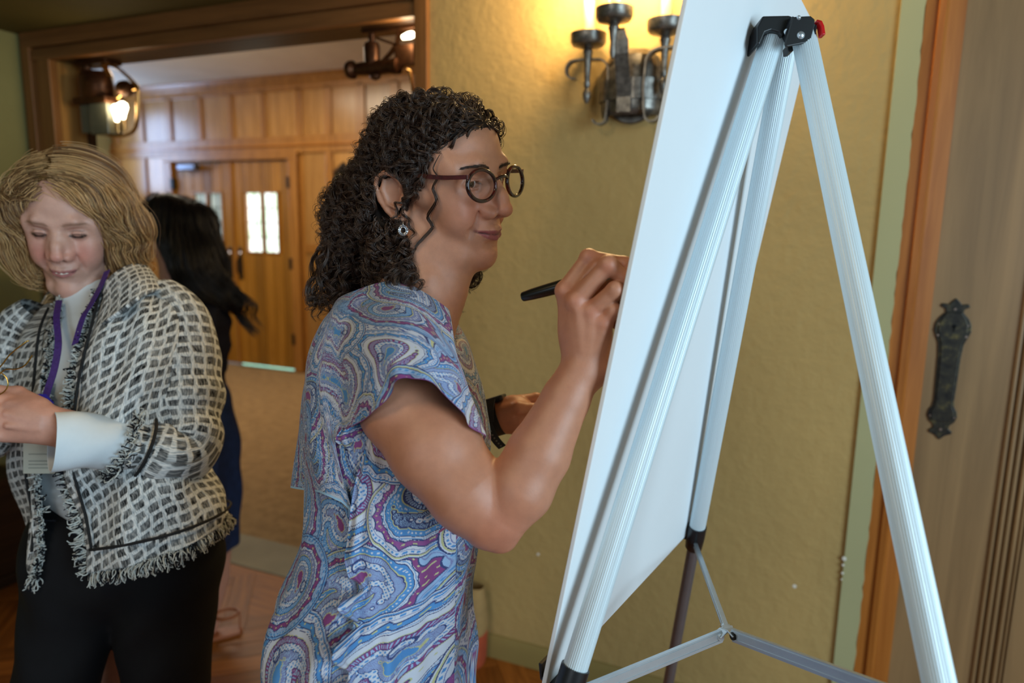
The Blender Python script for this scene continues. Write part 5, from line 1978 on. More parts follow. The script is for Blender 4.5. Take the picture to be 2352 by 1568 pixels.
# ------------------------------------------------------------------ what she wears and holds
gl = empty('eyeglasses', hp(0, 104, 25), 'round dark red eyeglasses on the nose of the woman writing', 'glasses')
m, nt, b = new_mat('tortoise_acetate')
v = objvec(nt)
nt.links.new(ramp(nt, noise(nt, 60, 4, .6, v), [(.48, lin((28, 14, 17))), (.70, lin((92, 22, 22)))]), b.inputs['Base Color'])
b.inputs['Roughness'].default_value = .12
b.inputs['Coat Weight'].default_value = .5
M_ACE = m
M_ACER = mat_plain('red_acetate', (78, 24, 24), rough=.14, spec=.6, var=.55, scale=45, coat=.4)
M_LENS = mat_glass('spectacle_lens', (.97, .97, .98))
for s_ in (1, -1):
    c = np.array([s_ * 39.5, 102, 26.5])
    wrap = math.radians(9) * s_
    ex = np.array([math.cos(wrap), -math.sin(wrap) * 1.0, 0])
    pan = math.radians(8)
    ez = np.array([0, -math.sin(pan), math.cos(pan)])
    ring_ = [hp(*(c + ex * 26.0 * math.cos(a) + ez * 20.4 * math.sin(a))) for a in np.linspace(0, 2 * math.pi, 49)]
    MB().tube(ring_, .0026, 10, flat=1.15).build('rim', M_ACE, gl, smooth=60)
    le = MB()
    nrm_ = HR @ np.cross(ex, ez)
    poly = [(.0250 * math.cos(a), .0196 * math.sin(a)) for a in np.linspace(0, 2 * math.pi, 40, endpoint=False)]
    le.prism(poly, hp(*c) - nrm_ * .0006, HR @ ex, HR @ ez, nrm_, .0012)
    le.build('lens', M_LENS, gl)
    h0 = c + ex * s_ * 22.5 + ez * 12.0
    tp = [hp(*h0), hp(*(h0 + np.array([s_ * 5.5, -3, 0]))), hp(s_ * 71.5, 60, 35), hp(s_ * 77, 10, 34), hp(s_ * 76, -14, 30), hp(s_ * 70, -34, 22)]
    MB().strap(spline(np.array(tp), 30), .0056, .0030, HR[:, 2]).build('temple', M_ACER, gl, smooth=60)
    MB().box((-3.5, -2, -2.6), (3.5, 2, 2.6), HR * .001, hp(*(h0 + np.array([s_ * 2.5, -1, 0])))).build('hinge_block', M_ACE, gl, bevel=.0006)
br = [hp(14, 106, 33), hp(7, 109, 36), hp(0, 110, 37), hp(-7, 109, 36), hp(-14, 106, 33)]
MB().tube(spline(np.array(br), 16), .0022, 8).build('bridge', M_ACE, gl, smooth=60)

M_SILVER = mat_plain('bright_silver', (205, 210, 216), rough=.18, metal=.95, var=.05)
EC = at(926, 529, .925)
er = empty('earring', EC, 'silver double ring earring hanging from her right ear', 'earring')
for r_, t_ in ((.0066, .0012), (.0044, .0009)):
    MB().tube([EC + RI * r_ * math.cos(a) * .92 + UP * r_ * math.sin(a) for a in np.linspace(0, 2 * math.pi, 33)], t_, 8).build('ring', M_SILVER, er, smooth=60)
stn = []
for a in np.linspace(0, 2 * math.pi, 14, endpoint=False):
    MB().lathe([(.0011, 0), (.0012, .0008), (.0004, .0016)], 6, EC + RI * .0066 * .92 * math.cos(a) + UP * .0066 * math.sin(a) - FW * .001, -FW).build('stone', M_SILVER, er)
MB().tube([EC + UP * .0066, EC + UP * .011 - FW * .001, EC + UP * .0135 + FW * .004], .0006, 6).build('hook', M_SILVER, er, smooth=60)

nk = empty('necklace', at(1000, 712, .955), 'thin gold chain necklace at the open collar of the paisley dress', 'necklace')
nkp = []
for (x, y) in ((966, 668), (978, 682), (990, 698), (1003, 716), (1014, 732), (1020, 752), (1024, 780), (1026, 806)):
    c_ = [v for v in (surf_d(x, y), ZB[int(y / 4), int(x / 4)]) if v is not None and v < 5]
    nkp.append(at(x, y, (min(c_) if c_ else .94) - .0022))
cp = spline(np.array(nkp), 60)
MB().tube(cp, .0006, 6).build('chain', mat_plain('gold_chain', (196, 160, 96), rough=.25, metal=.9), nk, smooth=60)
MB().lathe([(.002, 0), (.0026, .002), (.001, .005)], 10, cp[-1], (0, 0, -1)).build('pendant', M_SILVER, nk, smooth=50)

# wristwatch
wc_ = at(1137, 959, 1.152)
axis = at(1185, 950, 1.147) - at(1100, 975, 1.16); axis /= np.linalg.norm(axis)
e1 = np.cross(axis, FW); e1 /= np.linalg.norm(e1); e2 = np.cross(axis, e1)
wt = empty('wristwatch', wc_, 'black wristwatch with a hanging strap tail on her left wrist', 'watch')
wbm = MB()
wbm.strap([wc_ + e1 * .0300 * math.cos(a) + e2 * .0285 * math.sin(a) for a in np.linspace(0, 2 * math.pi, 40)], .021, .0028, axis)
wbm.build('strap', mat_plain('black_silicone', (22, 22, 22), rough=.6, var=.1), wt)
# casing on the upper far side
cpos = wc_ - e1 * .0 + UP * .030
MB().box((-.017, -.019, -.005), (.017, .019, .006), np.stack([axis, np.cross(UP, axis), UP], 1), cpos).build('case', M_BLACKP, wt, bevel=.004, bseg=3)
tl = [at(1121, 972, 1.115), at(1130, 996, 1.108), at(1142, 1014, 1.108), at(1154, 1027, 1.11)]
tb_ = MB().strap(spline(np.array(tl), 14), .0135, .0022, RI * .9 + UP * .45).build('strap_tail', bpy.data.materials['black_silicone'], wt, bevel=.0008)
hol = MB()
ts_ = spline(np.array(tl), 9)
for p in ts_[1:-1]:
    hol.lathe([(.0016, 0), (.0016, .0004)], 8, p - FW * .0012, -FW)
hol.build('strap_hole', mat_plain('strap_hole_grey', (110, 104, 92), rough=.8), tb_)
tl2 = [at(1124, 920, 1.122), at(1120, 945, 1.112), at(1121, 972, 1.115)]
MB().strap(spline(np.array(tl2), 10), .0200, .0024, axis).build('strap_keeper', bpy.data.materials['black_silicone'], wt)

# the marker
M0_, M1_ = at(1199, 682, .834), at(1473, 606, .779)
mu = (M1_ - M0_) / np.linalg.norm(M1_ - M0_)
mlen = np.linalg.norm(M1_ - M0_)
mk = empty('marker_pen', M0_, 'black marker pen held in her right hand against the board', 'pen')
MB().lathe([(.0046, 0), (.0056, .001), (.0060, .003), (.0069, .014), (.0076, .032), (.0080, .055), (.0080, .095), (.0076, mlen - .036), (.0060, mlen - .026)], 28, M0_, mu).build('barrel', mat_plain('glossy_black', (16, 17, 16), rough=.22, spec=.6, var=.1), mk, smooth=35)
MB().lathe([(.0058, mlen - .026), (.0050, mlen - .014), (.0026, mlen - .010), (.0022, mlen - .005), (.0010, mlen - .001)], 20, M0_, mu).build('nib', mat_plain('grey_nib', (60, 60, 62), rough=.5), mk, smooth=35)
# ================================================================== BLONDE WOMAN IN THE TWEED JACKET
BR_ = ortho([[-0.80498667, 0.55766202, 0.20250810], [-0.59272859, -0.77080613, -0.23351808], [0.02587027, -0.30801135, 0.95103088]])
BO = np.array([-1.30604, 0.91685, 1.52629])
bp_ = lambda x, y, z: BO + BR_ @ (np.array([x, y, z], float) * .001)
PB = dict(nose=2, nosew=.6, chin=0, smile=4.5, mouth=-1, open=0, flush=.8, lip=(178, 116, 112), brow=.75, browc=(104, 72, 50), lash=.85)
SKIN_B = np.array(lin((204, 160, 142)))
B1 = Sdf((-.22, -.17, -.34), (.22, .15, .165), .003, BO, BR_)
head_sdf(B1, PB)
kw = dict(world=True)
B1.chain([at(192, 590, 1.36), at(215, 660, 1.37), at(228, 740, 1.38)], [.046, .048, .07], .03, **kw)
VB1, QB1 = B1.mesh()
VB1 = relax(VB1, QB1, 1, .35)
LB = (VB1 - BO) @ BR_ * 1000
CB1 = face_tint(LB, SKIN_B, PB)
# lower edge of the closed upper lids
lx = np.abs(LB[:, 0]) - 31.5
lash = g(LB[:, 2] - (22.4 + .014 * lx ** 2), 1.9) * ss(15 - np.abs(lx), 0, 4) * ss(LB[:, 1], 66, 72)
CB1 *= 1 - .96 * np.clip(lash * 2.0, 0, 1)[:, None]
lid = g(np.hypot(lx / 1.3, LB[:, 2] - 28), 5.5) * ss(LB[:, 1], 66, 72)
CB1 = CB1 * (1 + .16 * lid[:, None])
cre = g(LB[:, 2] - (34.5 - .014 * lx ** 2), 1.3) * ss(14 - np.abs(lx), 0, 4) * ss(LB[:, 1], 66, 72)
CB1 *= 1 - .4 * cre[:, None]
# hand and fore-arm (left), right hand at the frame edge
B2 = Sdf(np.min([at(-120, 1060, 1.1), at(520, 1100, 1.3)], 0) - .09, np.max([at(-120, 860, 1.15), at(520, 900, 1.3)], 0) + .09, .0030)
B2.chain([at(430, 1030, 1.24), at(280, 1018, 1.17), at(150, 985, 1.12)], [.040, .036, .029], .015, **kw)
B2.chain([at(150, 985, 1.12), at(95, 968, 1.105)], [.029, .029], .012, **kw)
mcB = {'i': at(12, 920, 1.10), 'm': at(2, 945, 1.085), 'r': at(4, 972, 1.08), 'p': at(14, 998, 1.085)}
for q, w0 in (('i', (105, 958)), ('m', (100, 970)), ('r', (98, 982)), ('p', (100, 992))):
    B2.cone(at(w0[0], w0[1], 1.105), mcB[q], .018, .0125, .012, **kw)
B2.ell(at(55, 960, 1.10), (.032, .024, .030), .014, **kw)
for q, tip1, tip2, r0 in (('i', (-38, 915, 1.07), (-52, 960, 1.075), .0105), ('m', (-46, 945, 1.055), (-52, 990, 1.07), .011), ('r', (-42, 978, 1.055), (-40, 1015, 1.075), .0105), ('p', (-28, 1006, 1.065), (-20, 1030, 1.085), .0095)):
    B2.chain([mcB[q], at(*tip1), at(*tip2)], [r0, r0 * .9, r0 * .72], .004, .004, **kw)
B2.chain([at(90, 935, 1.11), at(40, 905, 1.12), at(-8, 900, 1.11), at(-40, 905, 1.095)], [.017, .013, .011, .009], .008, .006, **kw)
for a_, b_ in (((20, 925, 1.087), (95, 955, 1.085)), ((12, 950, 1.073), (90, 972, 1.082)), ((14, 978, 1.068), (90, 985, 1.082))):
    B2.cone(at(*a_), at(*b_), .004, .003, .006, **kw)
# her right hand, just outside the frame, meeting the left
B2.chain([at(-118, 985, 1.22), at(-112, 975, 1.17), at(-104, 955, 1.12)], [.026, .027, .027], .012, **kw)
for k_, (y0, y1) in enumerate(((938, 925), (952, 942), (966, 960), (978, 976))):
    B2.chain([at(-100, y0, 1.11), at(-84, y1, 1.075), at(-66, y1 + 6, 1.06)], [.0105, .0095, .008], .005, .004, **kw)
B2.chain([at(-110, 935, 1.13), at(-92, 912, 1.10), at(-70, 905, 1.08)], [.014, .011, .009], .006, .005, **kw)
VB2, QB2 = B2.mesh()
VB2 = relax(VB2, QB2, 1, .3)
CB2 = np.repeat(SKIN_B[None] * np.array([.95, .84, .80]), len(VB2), 0)
# hidden trunk, right arm, legs
BF, BS = frame_dir(-32)
BC = at(265, 1000, 1.36)
B3 = Sdf((-.34, -.22, -1.25), (.34, .3, .26), .007, BC * np.array([1, 1, 0]) + np.array([0, 0, 1.15]), np.stack([BS, BF, [0, 0, 1]], 1))
B3.ell((0, 0, .12), (.15, .085, .13), .03)
B3.ell((0, 0, -.06), (.13, .085, .15), .05)
B3.chain([at(85, 790, 1.41), at(20, 880, 1.42), at(-20, 1000, 1.36), at(-60, 985, 1.22)], [.034, .036, .036, .026], .02, **kw)
B3.chain([at(395, 760, 1.34), at(445, 900, 1.29), at(440, 1025, 1.25)], [.045, .042, .036], .02, **kw)
for s_ in (1, -1):
    B3.chain([(s_ * .05, 0, -.12), (s_ * .075, 0, -.6), (s_ * .08, 0, -1.10)], [.06, .045, .036], .02)
    B3.chain([(s_ * .08, -.02, -1.115), (s_ * .085, .06, -1.125), (s_ * .09, .14, -1.135)], [.034, .03, .022], .01)
VB3, QB3 = B3.mesh()
CB3 = np.repeat(SKIN_B[None], len(VB3), 0)
of = np.cumsum([0, len(VB1), len(VB2)])
blonde = empty('person', (BC[0], BC[1], 0), 'smiling blonde woman in a black and white tweed jacket, looking down', 'person')
me = npmesh('body', np.concatenate([VB1, VB2, VB3]), np.concatenate([QB1 + of[0], QB2 + of[1], QB3 + of[2]]))
set_tint(me, np.concatenate([CB1, CB2, CB3]))
bbody = link('body', me, M_SKIN, blonde, True)
# teeth glimpsed in the smile
MB().strap([bp_(-12, 98.0, -42.0), bp_(0, 101.6, -43.6), bp_(12, 98.0, -42.0)], .0034, .002, BR_[:, 2]).build('teeth', mat_plain('tooth_white', (222, 214, 200), rough=.3, var=.03), bbody)

# --- trousers
M_TROU = mat_plain('black_trouser_cloth', (13, 14, 18), rough=.8, spec=.25, var=.15, bumps=.3, bscale=700)
TB = Sdf(np.min([at(40, 1200, 1.5), at(520, 1200, 1.5), at(280, 1200, 1.1)], 0) * np.array([1, 1, 0]) + np.array([-.08, -.08, .03]),
         np.max([at(40, 1200, 1.5), at(520, 1200, 1.5), at(280, 1200, 1.1)], 0) * np.array([1, 1, 0]) + np.array([.08, .08, 1.12]), .006)
hc1, hc2 = at(195, 1290, 1.33), at(380, 1290, 1.35)
TB.chain([at(290, 1240, 1.365), at(290, 1290, 1.355)], [.095, .105], .04, **kw)
TB.chain([hc1 + UP * .06, hc1, hc2, hc2 + UP * .06], [.095, .10, .10, .095], .04, **kw)
k1, k2 = at(124, 1590, 1.29), at(382, 1590, 1.35)
TB.chain([hc1, k1, np.r_[(k1 + (k1 - hc1) * .55)[:2], .06]], [.10, .070, .08], .012, **kw)
TB.chain([hc2, k2, np.r_[(k2 + (k2 - hc2) * .45)[:2], .06]], [.105, .077, .08], .012, **kw)
VT, QT = TB.mesh()
VT = relax(VT, QT, 3, .5)
VT += (.0035 * np.sin(VT[:, 2] * 50 + 3 * np.sin(VT[:, 0] * 20)) * ss(VT[:, 2], .3, .6))[:, None] * np.array([.3, -.9, 0])
link('trousers', npmesh('trousers', VT, QT), M_TROU, blonde, True)

# --- white shirt with high collar
M_SHIRT = mat_plain('white_jersey', (216, 226, 232), rough=.7, spec=.25, var=.03, bumps=.25, bscale=900)
SH = Sdf((-.24, -.2, -.32), (.24, .24, .40), .005, BC * np.array([1, 1, 0]) + np.array([0, 0, 1.15]), np.stack([BS, BF, [0, 0, 1]], 1))
SH.chain([at(205, 652, 1.355), at(222, 700, 1.365)], [.053, .060], .015, **kw)
SH.ell((0, .01, .10), (.165, .098, .16), .05)
SH.ell((0, .02, -.08), (.140, .118, .24), .05)
SH.cut(at(190, 1236, 1.23), np.array([0, 0, -1.0]))
SH.cut(at(190, 648, 1.36), np.array([-.15, .25, 1.0]))
VS, QS = SH.mesh()
VS = relax(VS, QS, 3, .5)
VS += (.003 * np.sin(VS[:, 2] * 60 + VS[:, 0] * 30))[:, None] * np.array([0, -1, 0])
shirt = link('shirt', npmesh('shirt', VS, QS), M_SHIRT, blonde, True)
cuff_path = spline(np.array([at(300, 1018, 1.175), at(230, 1015, 1.145), at(170, 1012, 1.12), at(119, 1013, 1.10)]), 40)


def sleeve(path, rad, nth, uv0=0.0, sq=1.0, wr=None):
    """tube along path with (around, along) cloth coordinates"""
    n = len(path)
    T = np.gradient(path, axis=0); T /= np.linalg.norm(T, axis=1)[:, None]
    a = np.cross(T[0], FW); a /= np.linalg.norm(a)
    A = []
    for t in T:
        a = a - t * (a @ t); a /= np.linalg.norm(a); A.append(a.copy())
    A = np.array(A); B = np.cross(T, A)
    th = np.linspace(0, 2 * math.pi, nth, endpoint=False)
    ln = np.concatenate([[0], np.cumsum(np.linalg.norm(np.diff(path, axis=0), axis=1))])
    R = np.repeat(np.asarray(rad)[:, None], nth, 1)
    if wr is not None:
        R = R + wr(th[None, :], ln[:, None])
    V = path[:, None] + A[:, None] * (R * np.cos(th))[..., None] + B[:, None] * (R * np.sin(th) * sq)[..., None]
    U = np.stack([np.repeat((th * .055)[None], n, 0), np.repeat(ln[:, None], nth, 1)], -1)
    return V.reshape(-1, 3), grid_faces(nth, n, True), U.reshape(-1, 2)


Vc, Qc, Uc = sleeve(cuff_path, np.linspace(.043, .0485, 40), 64, wr=lambda t, l: .0022 * np.sin(t * 3 + l * 60) * ss(l, .01, .06) * ss(.14 - l, 0, .05))
co = link('shirt_cuff', npmesh('shirt_cuff', Vc, Qc), M_SHIRT, shirt, True)
md = co.modifiers.new('solid', 'SOLIDIFY'); md.thickness = .0022

# --- tweed jacket
m, nt, b = new_mat('boucle_tweed')
a = N(nt, 'ShaderNodeAttribute'); a.attribute_name = 'cloth'
nz = N(nt, 'ShaderNodeTexNoise'); nz.inputs['Scale'].default_value = 55; nz.inputs['Detail'].default_value = 3
nt.links.new(a.outputs['Vector'], nz.inputs['Vector'])
wob = N(nt, 'ShaderNodeVectorMath', operation='MULTIPLY_ADD')
nt.links.new(nz.outputs['Color'], wob.inputs[0])
wob.inputs[1].default_value = (.009, .009, 0)
nt.links.new(a.outputs['Vector'], wob.inputs[2])
sp = N(nt, 'ShaderNodeSeparateXYZ'); nt.links.new(wob.outputs[0], sp.inputs[0])


def M2(op, x, y=None, z=None):
    n = N(nt, 'ShaderNodeMath', operation=op)
    for i, v_ in enumerate((x, y, z)):
        if v_ is None: continue
        if isinstance(v_, (int, float)): n.inputs[i].default_value = v_
        else: nt.links.new(v_, n.inputs[i])
    return n.outputs[0]


pu, pv = .0215, .0185
rowf = M2('FLOOR', M2('DIVIDE', sp.outputs[1], pv))
ush = M2('ADD', M2('DIVIDE', sp.outputs[0], pu), M2('MULTIPLY', M2('MODULO', M2('ABSOLUTE', rowf), 2.0), .12))
fu = M2('ABSOLUTE', M2('SUBTRACT', M2('FRACT', ush), .5))
fv = M2('ABSOLUTE', M2('SUBTRACT', M2('FRACT', M2('DIVIDE', sp.outputs[1], pv)), .5))
blk = M2('MULTIPLY', M2('SMOOTH_MIN', M2('MULTIPLY', M2('SUBTRACT', .40, fu), 14.0), 1.0, .2), 1.0)
blk = M2('MULTIPLY', M2('MAXIMUM', M2('MINIMUM', M2('MULTIPLY', M2('SUBTRACT', .39, fu), 14.0), 1.0), 0.0), M2('MAXIMUM', M2('MINIMUM', M2('MULTIPLY', M2('SUBTRACT', .35, fv), 14.0), 1.0), 0.0))
# fine yarn streaks inside the blocks
yarn = N(nt, 'ShaderNodeTexNoise'); yarn.inputs['Scale'].default_value = 1.0; yarn.inputs['Detail'].default_value = 2
ym = N(nt, 'ShaderNodeMapping'); ym.inputs['Scale'].default_value = (520, 90, 1)
nt.links.new(wob.outputs[0], ym.inputs[0]); nt.links.new(ym.outputs[0], yarn.inputs['Vector'])
yr = N(nt, 'ShaderNodeMapRange'); yr.inputs['From Min'].default_value = .40; yr.inputs['From Max'].default_value = .62
nt.links.new(yarn.outputs[0], yr.inputs['Value'])
dens = N(nt, 'ShaderNodeTexNoise'); dens.inputs['Scale'].default_value = 28
nt.links.new(a.outputs['Vector'], dens.inputs['Vector'])
dr = N(nt, 'ShaderNodeMapRange'); dr.inputs['From Min'].default_value = .35; dr.inputs['From Max'].default_value = .6; dr.inputs['To Min'].default_value = .68
nt.links.new(dens.outputs[0], dr.inputs['Value'])
dark = M2('MULTIPLY', M2('MULTIPLY', blk, M2('SUBTRACT', 1.0, M2('MULTIPLY', yr.outputs[0], .28))), dr.outputs[0])
light = ramp(nt, yarn.outputs[0], [(.35, lin((166, 176, 182))), (.6, lin((238, 240, 238)))])
mx = N(nt, 'ShaderNodeMix', data_type='RGBA')
nt.links.new(dark, mx.inputs[0]); nt.links.new(light, mx.inputs[6]); mx.inputs[7].default_value = (*lin((14, 16, 20)), 1)
nt.links.new(mx.outputs[2], b.inputs['Base Color'])
b.inputs['Roughness'].default_value = .9
b.inputs['Specular IOR Level'].default_value = .15
bump(nt, b, M2('ADD', M2('MULTIPLY', blk, -.6), yarn.outputs[0]), .7, .003)
M_TWEED = m
jkt_l = [
    [(236, 660, 1.285), (206, 745, 1.225), (176, 850, 1.195), (160, 960, 1.185), (157, 1075, 1.185), (187, 1190, 1.18), (207, 1312, 1.18)],
    [(264, 634, 1.295), (272, 740, 1.205), (262, 850, 1.165), (252, 960, 1.15), (257, 1075, 1.15), (282, 1180, 1.15), (302, 1297, 1.15)],
    [(300, 620, 1.33), (350, 716, 1.235), (360, 830, 1.195), (355, 950, 1.18), (372, 1070, 1.17), (398, 1165, 1.165), (418, 1258, 1.165)],
    [(330, 618, 1.375), (408, 708, 1.29), (425, 830, 1.275), (425, 950, 1.26), (452, 1060, 1.25), (488, 1140, 1.24), (500, 1208, 1.24)],
    [(338, 632, 1.43), (430, 724, 1.38), (440, 840, 1.38), (440, 950, 1.38), (468, 1050, 1.38), (503, 1120, 1.38), (521, 1180, 1.38)],
    [(300, 640, 1.48), (380, 750, 1.49), (390, 850, 1.49), (390, 950, 1.49), (415, 1050, 1.49), (440, 1120, 1.49), (455, 1172, 1.49)],
    [(215, 640, 1.49), (240, 760, 1.51), (240, 850, 1.51), (240, 950, 1.51), (245, 1050, 1.51), (250, 1120, 1.51), (255, 1172, 1.51)],
    [(130, 660, 1.46), (110, 770, 1.48), (105, 850, 1.48), (105, 950, 1.48), (110, 1050, 1.48), (115, 1150, 1.46), (115, 1200, 1.46)],
    [(78, 712, 1.41), (42, 775, 1.39), (30, 870, 1.39), (28, 970, 1.39), (32, 1080, 1.38), (60, 1190, 1.35), (72, 1300, 1.33)],
    [(104, 705, 1.345), (62, 765, 1.30), (48, 860, 1.29), (42, 970, 1.285), (46, 1080, 1.28), (72, 1200, 1.265), (70, 1318, 1.25)],
    [(140, 690, 1.30), (120, 755, 1.245), (110, 850, 1.225), (100, 960, 1.215), (82, 1080, 1.215), (95, 1200, 1.22), (82, 1322, 1.22)],
]
jacket, _ = patch('jacket', jkt_l, 260, 150, M_TWEED, blonde, print_=False, thick=.004, ripple=lambda u, v: .006 * np.sin(v * 16 + u * 30) * ss(v, .1, .4) + .004 * np.sin(u * 60 + v * 5))
# left sleeve
sp_ = spline(np.array([at(360, 690, 1.34), at(400, 745, 1.315), at(424, 850, 1.285), at(430, 960, 1.262), at(424, 1030, 1.24), at(380, 1045, 1.21), at(330, 1030, 1.19), at(282, 1018, 1.168)]), 120)
rd = np.interp(np.linspace(0, 1, 120), [0, .15, .35, .55, .68, .8, .9, 1], [.050, .066, .062, .060, .062, .056, .052, .053])
Vs_, Qs_, Us_ = sleeve(sp_, rd, 90, wr=lambda t, l: .0045 * np.sin(l * 85 + 2 * np.cos(t)) * ss(l, .12, .22) + .003 * np.sin(t * 3 + l * 20))
mes = npmesh('jacket_sleeve', Vs_, Qs_); set_uv3(mes, Us_)
so_ = link('jacket_sleeve', mes, M_TWEED, jacket, True)
md = so_.modifiers.new('solid', 'SOLIDIFY'); md.thickness = .004; md.offset = -1
# right sleeve, cut by the frame edge
sp2 = spline(np.array([at(98, 715, 1.375), at(60, 770, 1.375), at(20, 880, 1.36), at(-15, 985, 1.33), at(-60, 990, 1.24), at(-100, 980, 1.18)]), 90)
Vs_, Qs_, Us_ = sleeve(sp2, np.interp(np.linspace(0, 1, 90), [0, .2, .5, 1], [.045, .056, .054, .048]), 60, wr=lambda t, l: .003 * np.sin(l * 80 + 2 * np.cos(t)))
mes = npmesh('jacket_sleeve', Vs_, Qs_); set_uv3(mes, Us_)
so2 = link('jacket_sleeve', mes, M_TWEED, jacket, True)
# dark braid lines along the fronts and hem, and frayed yarn fringes
M_BRAID = mat_plain('black_braid', (16, 16, 18), rough=.8)
Gj = spline(np.array([[at(*q) for q in c] for c in jkt_l]), 260)
Gj = spline(Gj.transpose(1, 0, 2), 150)
du = np.gradient(Gj, axis=1); dv = np.gradient(Gj, axis=0)
Nj = np.cross(du, dv); Nj /= np.linalg.norm(Nj, axis=2)[..., None] + 1e-9
if (Nj[75, 60] @ FW) > 0: Nj = -Nj
Gj = Gj + (-1 if False else 1) * 0
MB().tube([Gj[v, 8] + Nj[v, 8] * .008 for v in range(10, 138, 3)] + [Gj[137, u] + Nj[137, u] * .010 for u in range(8, 110, 3)], .0026, 6).build('braid', M_BRAID, jacket, smooth=60)
MB().tube([Gj[v, 250] + Nj[v, 250] * .008 for v in range(10, 138, 3)], .0026, 6).build('braid', M_BRAID, jacket, smooth=60)
q_ = len(sp_) - 12
ring = Vs_ * 0
Vl = sleeve(sp_, rd + .0035, 40)[0].reshape(120, 40, 3)
MB().tube(list(Vl[104]) + [Vl[104][0]], .0028, 6).build('braid', M_BRAID, so_, smooth=60)
fr_l, fr_d = [], []


def fringe(p, dr, n, ln, spread):
    for k in range(n):
        d = dr + RNG.normal(0, spread, 3)
        d /= np.linalg.norm(d)
        L = ln * RNG.uniform(.6, 1.2)
        c = RNG.normal(0, .003, 3)
        (fr_l if RNG.random() < .62 else fr_d).append(np.array([p + RNG.normal(0, .0015, 3), p + d * L * .35 + c, p + d * L * .7 + c * 1.5, p + d * L + c * .5]))


for u in range(0, 150):
    tdir = Gj[149, u] - Gj[140, u]; tdir /= np.linalg.norm(tdir)
    fringe(Gj[149, u], tdir, 7, .024, .28)
for u in range(225, 260):
    tdir = Gj[149, u] - Gj[140, u]; tdir /= np.linalg.norm(tdir)
    fringe(Gj[149, u], tdir, 7, .024, .28)
for v in range(2, 150):
    e0 = Gj[v, 0] - Gj[v, 6]; e0 /= np.linalg.norm(e0)
    fringe(Gj[v, 0], e0 + Nj[v, 0] * .3, 6, .014 + .008 * (v > 90), .35)
    e1 = Gj[v, 259] - Gj[v, 253]; e1 /= np.linalg.norm(e1)
    fringe(Gj[v, 259], e1 + Nj[v, 259] * .3, 5, .013, .35)
for k, p in enumerate(Vl[119]):
    fringe(p, sp_[-1] - sp_[-5] + RNG.normal(0, .001, 3), 9, .016, .006)
for nm, lst, c in (('fringe', fr_l, (196, 200, 196)), ('fringe', fr_d, (30, 32, 38))):
    h_ = hair_curves(nm, lst, .0011, hair_mat('yarn_light' if lst is fr_l else 'yarn_dark', c, rough=.9, spec=.1, var=.2), jacket, tip=.6)
    h_['kind'] = 'stuff'
jcol = [
    [(236, 664, 1.275), (238, 700, 1.235), (236, 745, 1.200)],
    [(258, 634, 1.285), (276, 668, 1.235), (282, 712, 1.195)],
    [(292, 612, 1.315), (318, 640, 1.260), (330, 678, 1.225)],
    [(326, 604, 1.365), (352, 630, 1.325), (368, 664, 1.290)],
    [(340, 612, 1.42), (362, 636, 1.41), (384, 668, 1.39)],
]
jc_, _ = patch('jacket_collar', jcol, 60, 30, M_TWEED, jacket, print_=False, thick=.006, ripple=lambda u, v: .004 * np.sin(v * 3.14))
# stand-up collar fold
col_pts = [(236, 662, 1.27), (262, 640, 1.285), (300, 622, 1.33), (330, 618, 1.385)]

# --- smooth bob
BM = Sdf((-.15, -.17, -.16), (.15, .13, .18), .004, BO, BR_)
Eb = lambda c, r, k, **kk: BM.ell(np.array(c) * .001, np.array(r) * .001, k * .001, **kk)
Eb((0, -16, 54), (85, 100, 89), 6)
Eb((0, -34, 0), (92, 84, 66), 26)
for s_ in (1, -1):
    BM.chain([np.array(p) * .001 for p in ((s_ * 74, 22, 66), (s_ * 86, 12, 20), (s_ * 82, 14, -26), (s_ * 74, 26, -54 if s_ > 0 else -66))], [.020, .026, .026, .016], .02)
Eb((0, -50, -40), (86, 62, 50), 24)
sl, X, Y, Z = BM.blk(BM.lo, BM.lo + BM.h * BM.n)
ax_ = np.abs(X)
Eb((0, 96, -6), (61, 70, 88), 8, sub=True)
BM.D = np.maximum(BM.D, np.where(Z > .02, Y - (.030 + (Z - .02) * .66 + ax_ * .0), Y - .055)).astype(np.float32)
VbM, QbM = BM.mesh()
VbM = relax(VbM, QbM, 3, .5)
m_hb = mat_plain('blonde_hair_mass', (120, 92, 54), rough=.6, spec=.3, var=.25, scale=60)
bhair = link('hair', npmesh('hair', VbM, QbM), m_hb, blonde, True)
_, nb, _o = sdf_sample(BM, VbM)
vis = VbM - CAM
fac = -(nb * (vis / np.linalg.norm(vis, axis=1)[:, None])).sum(1)
cb = np.where(fac > -.3)[0]


def flow_b(P):
    L = (P - BO) @ BR_ * 1000
    part = 18.0
    up = ss(L[:, 2], 70, 135)[:, None]
    side = np.sign(L[:, 0] - part)[:, None]
    return np.array([0, 0, -1.0]) * (1 - .6 * up) + BR_[:, 0] * side * .9 * up - BR_[:, 1] * .25 * up - BR_[:, 1] * .10 + BR_[:, 1] * .22 * ss(-L[:, 2], 10, 70)[:, None]


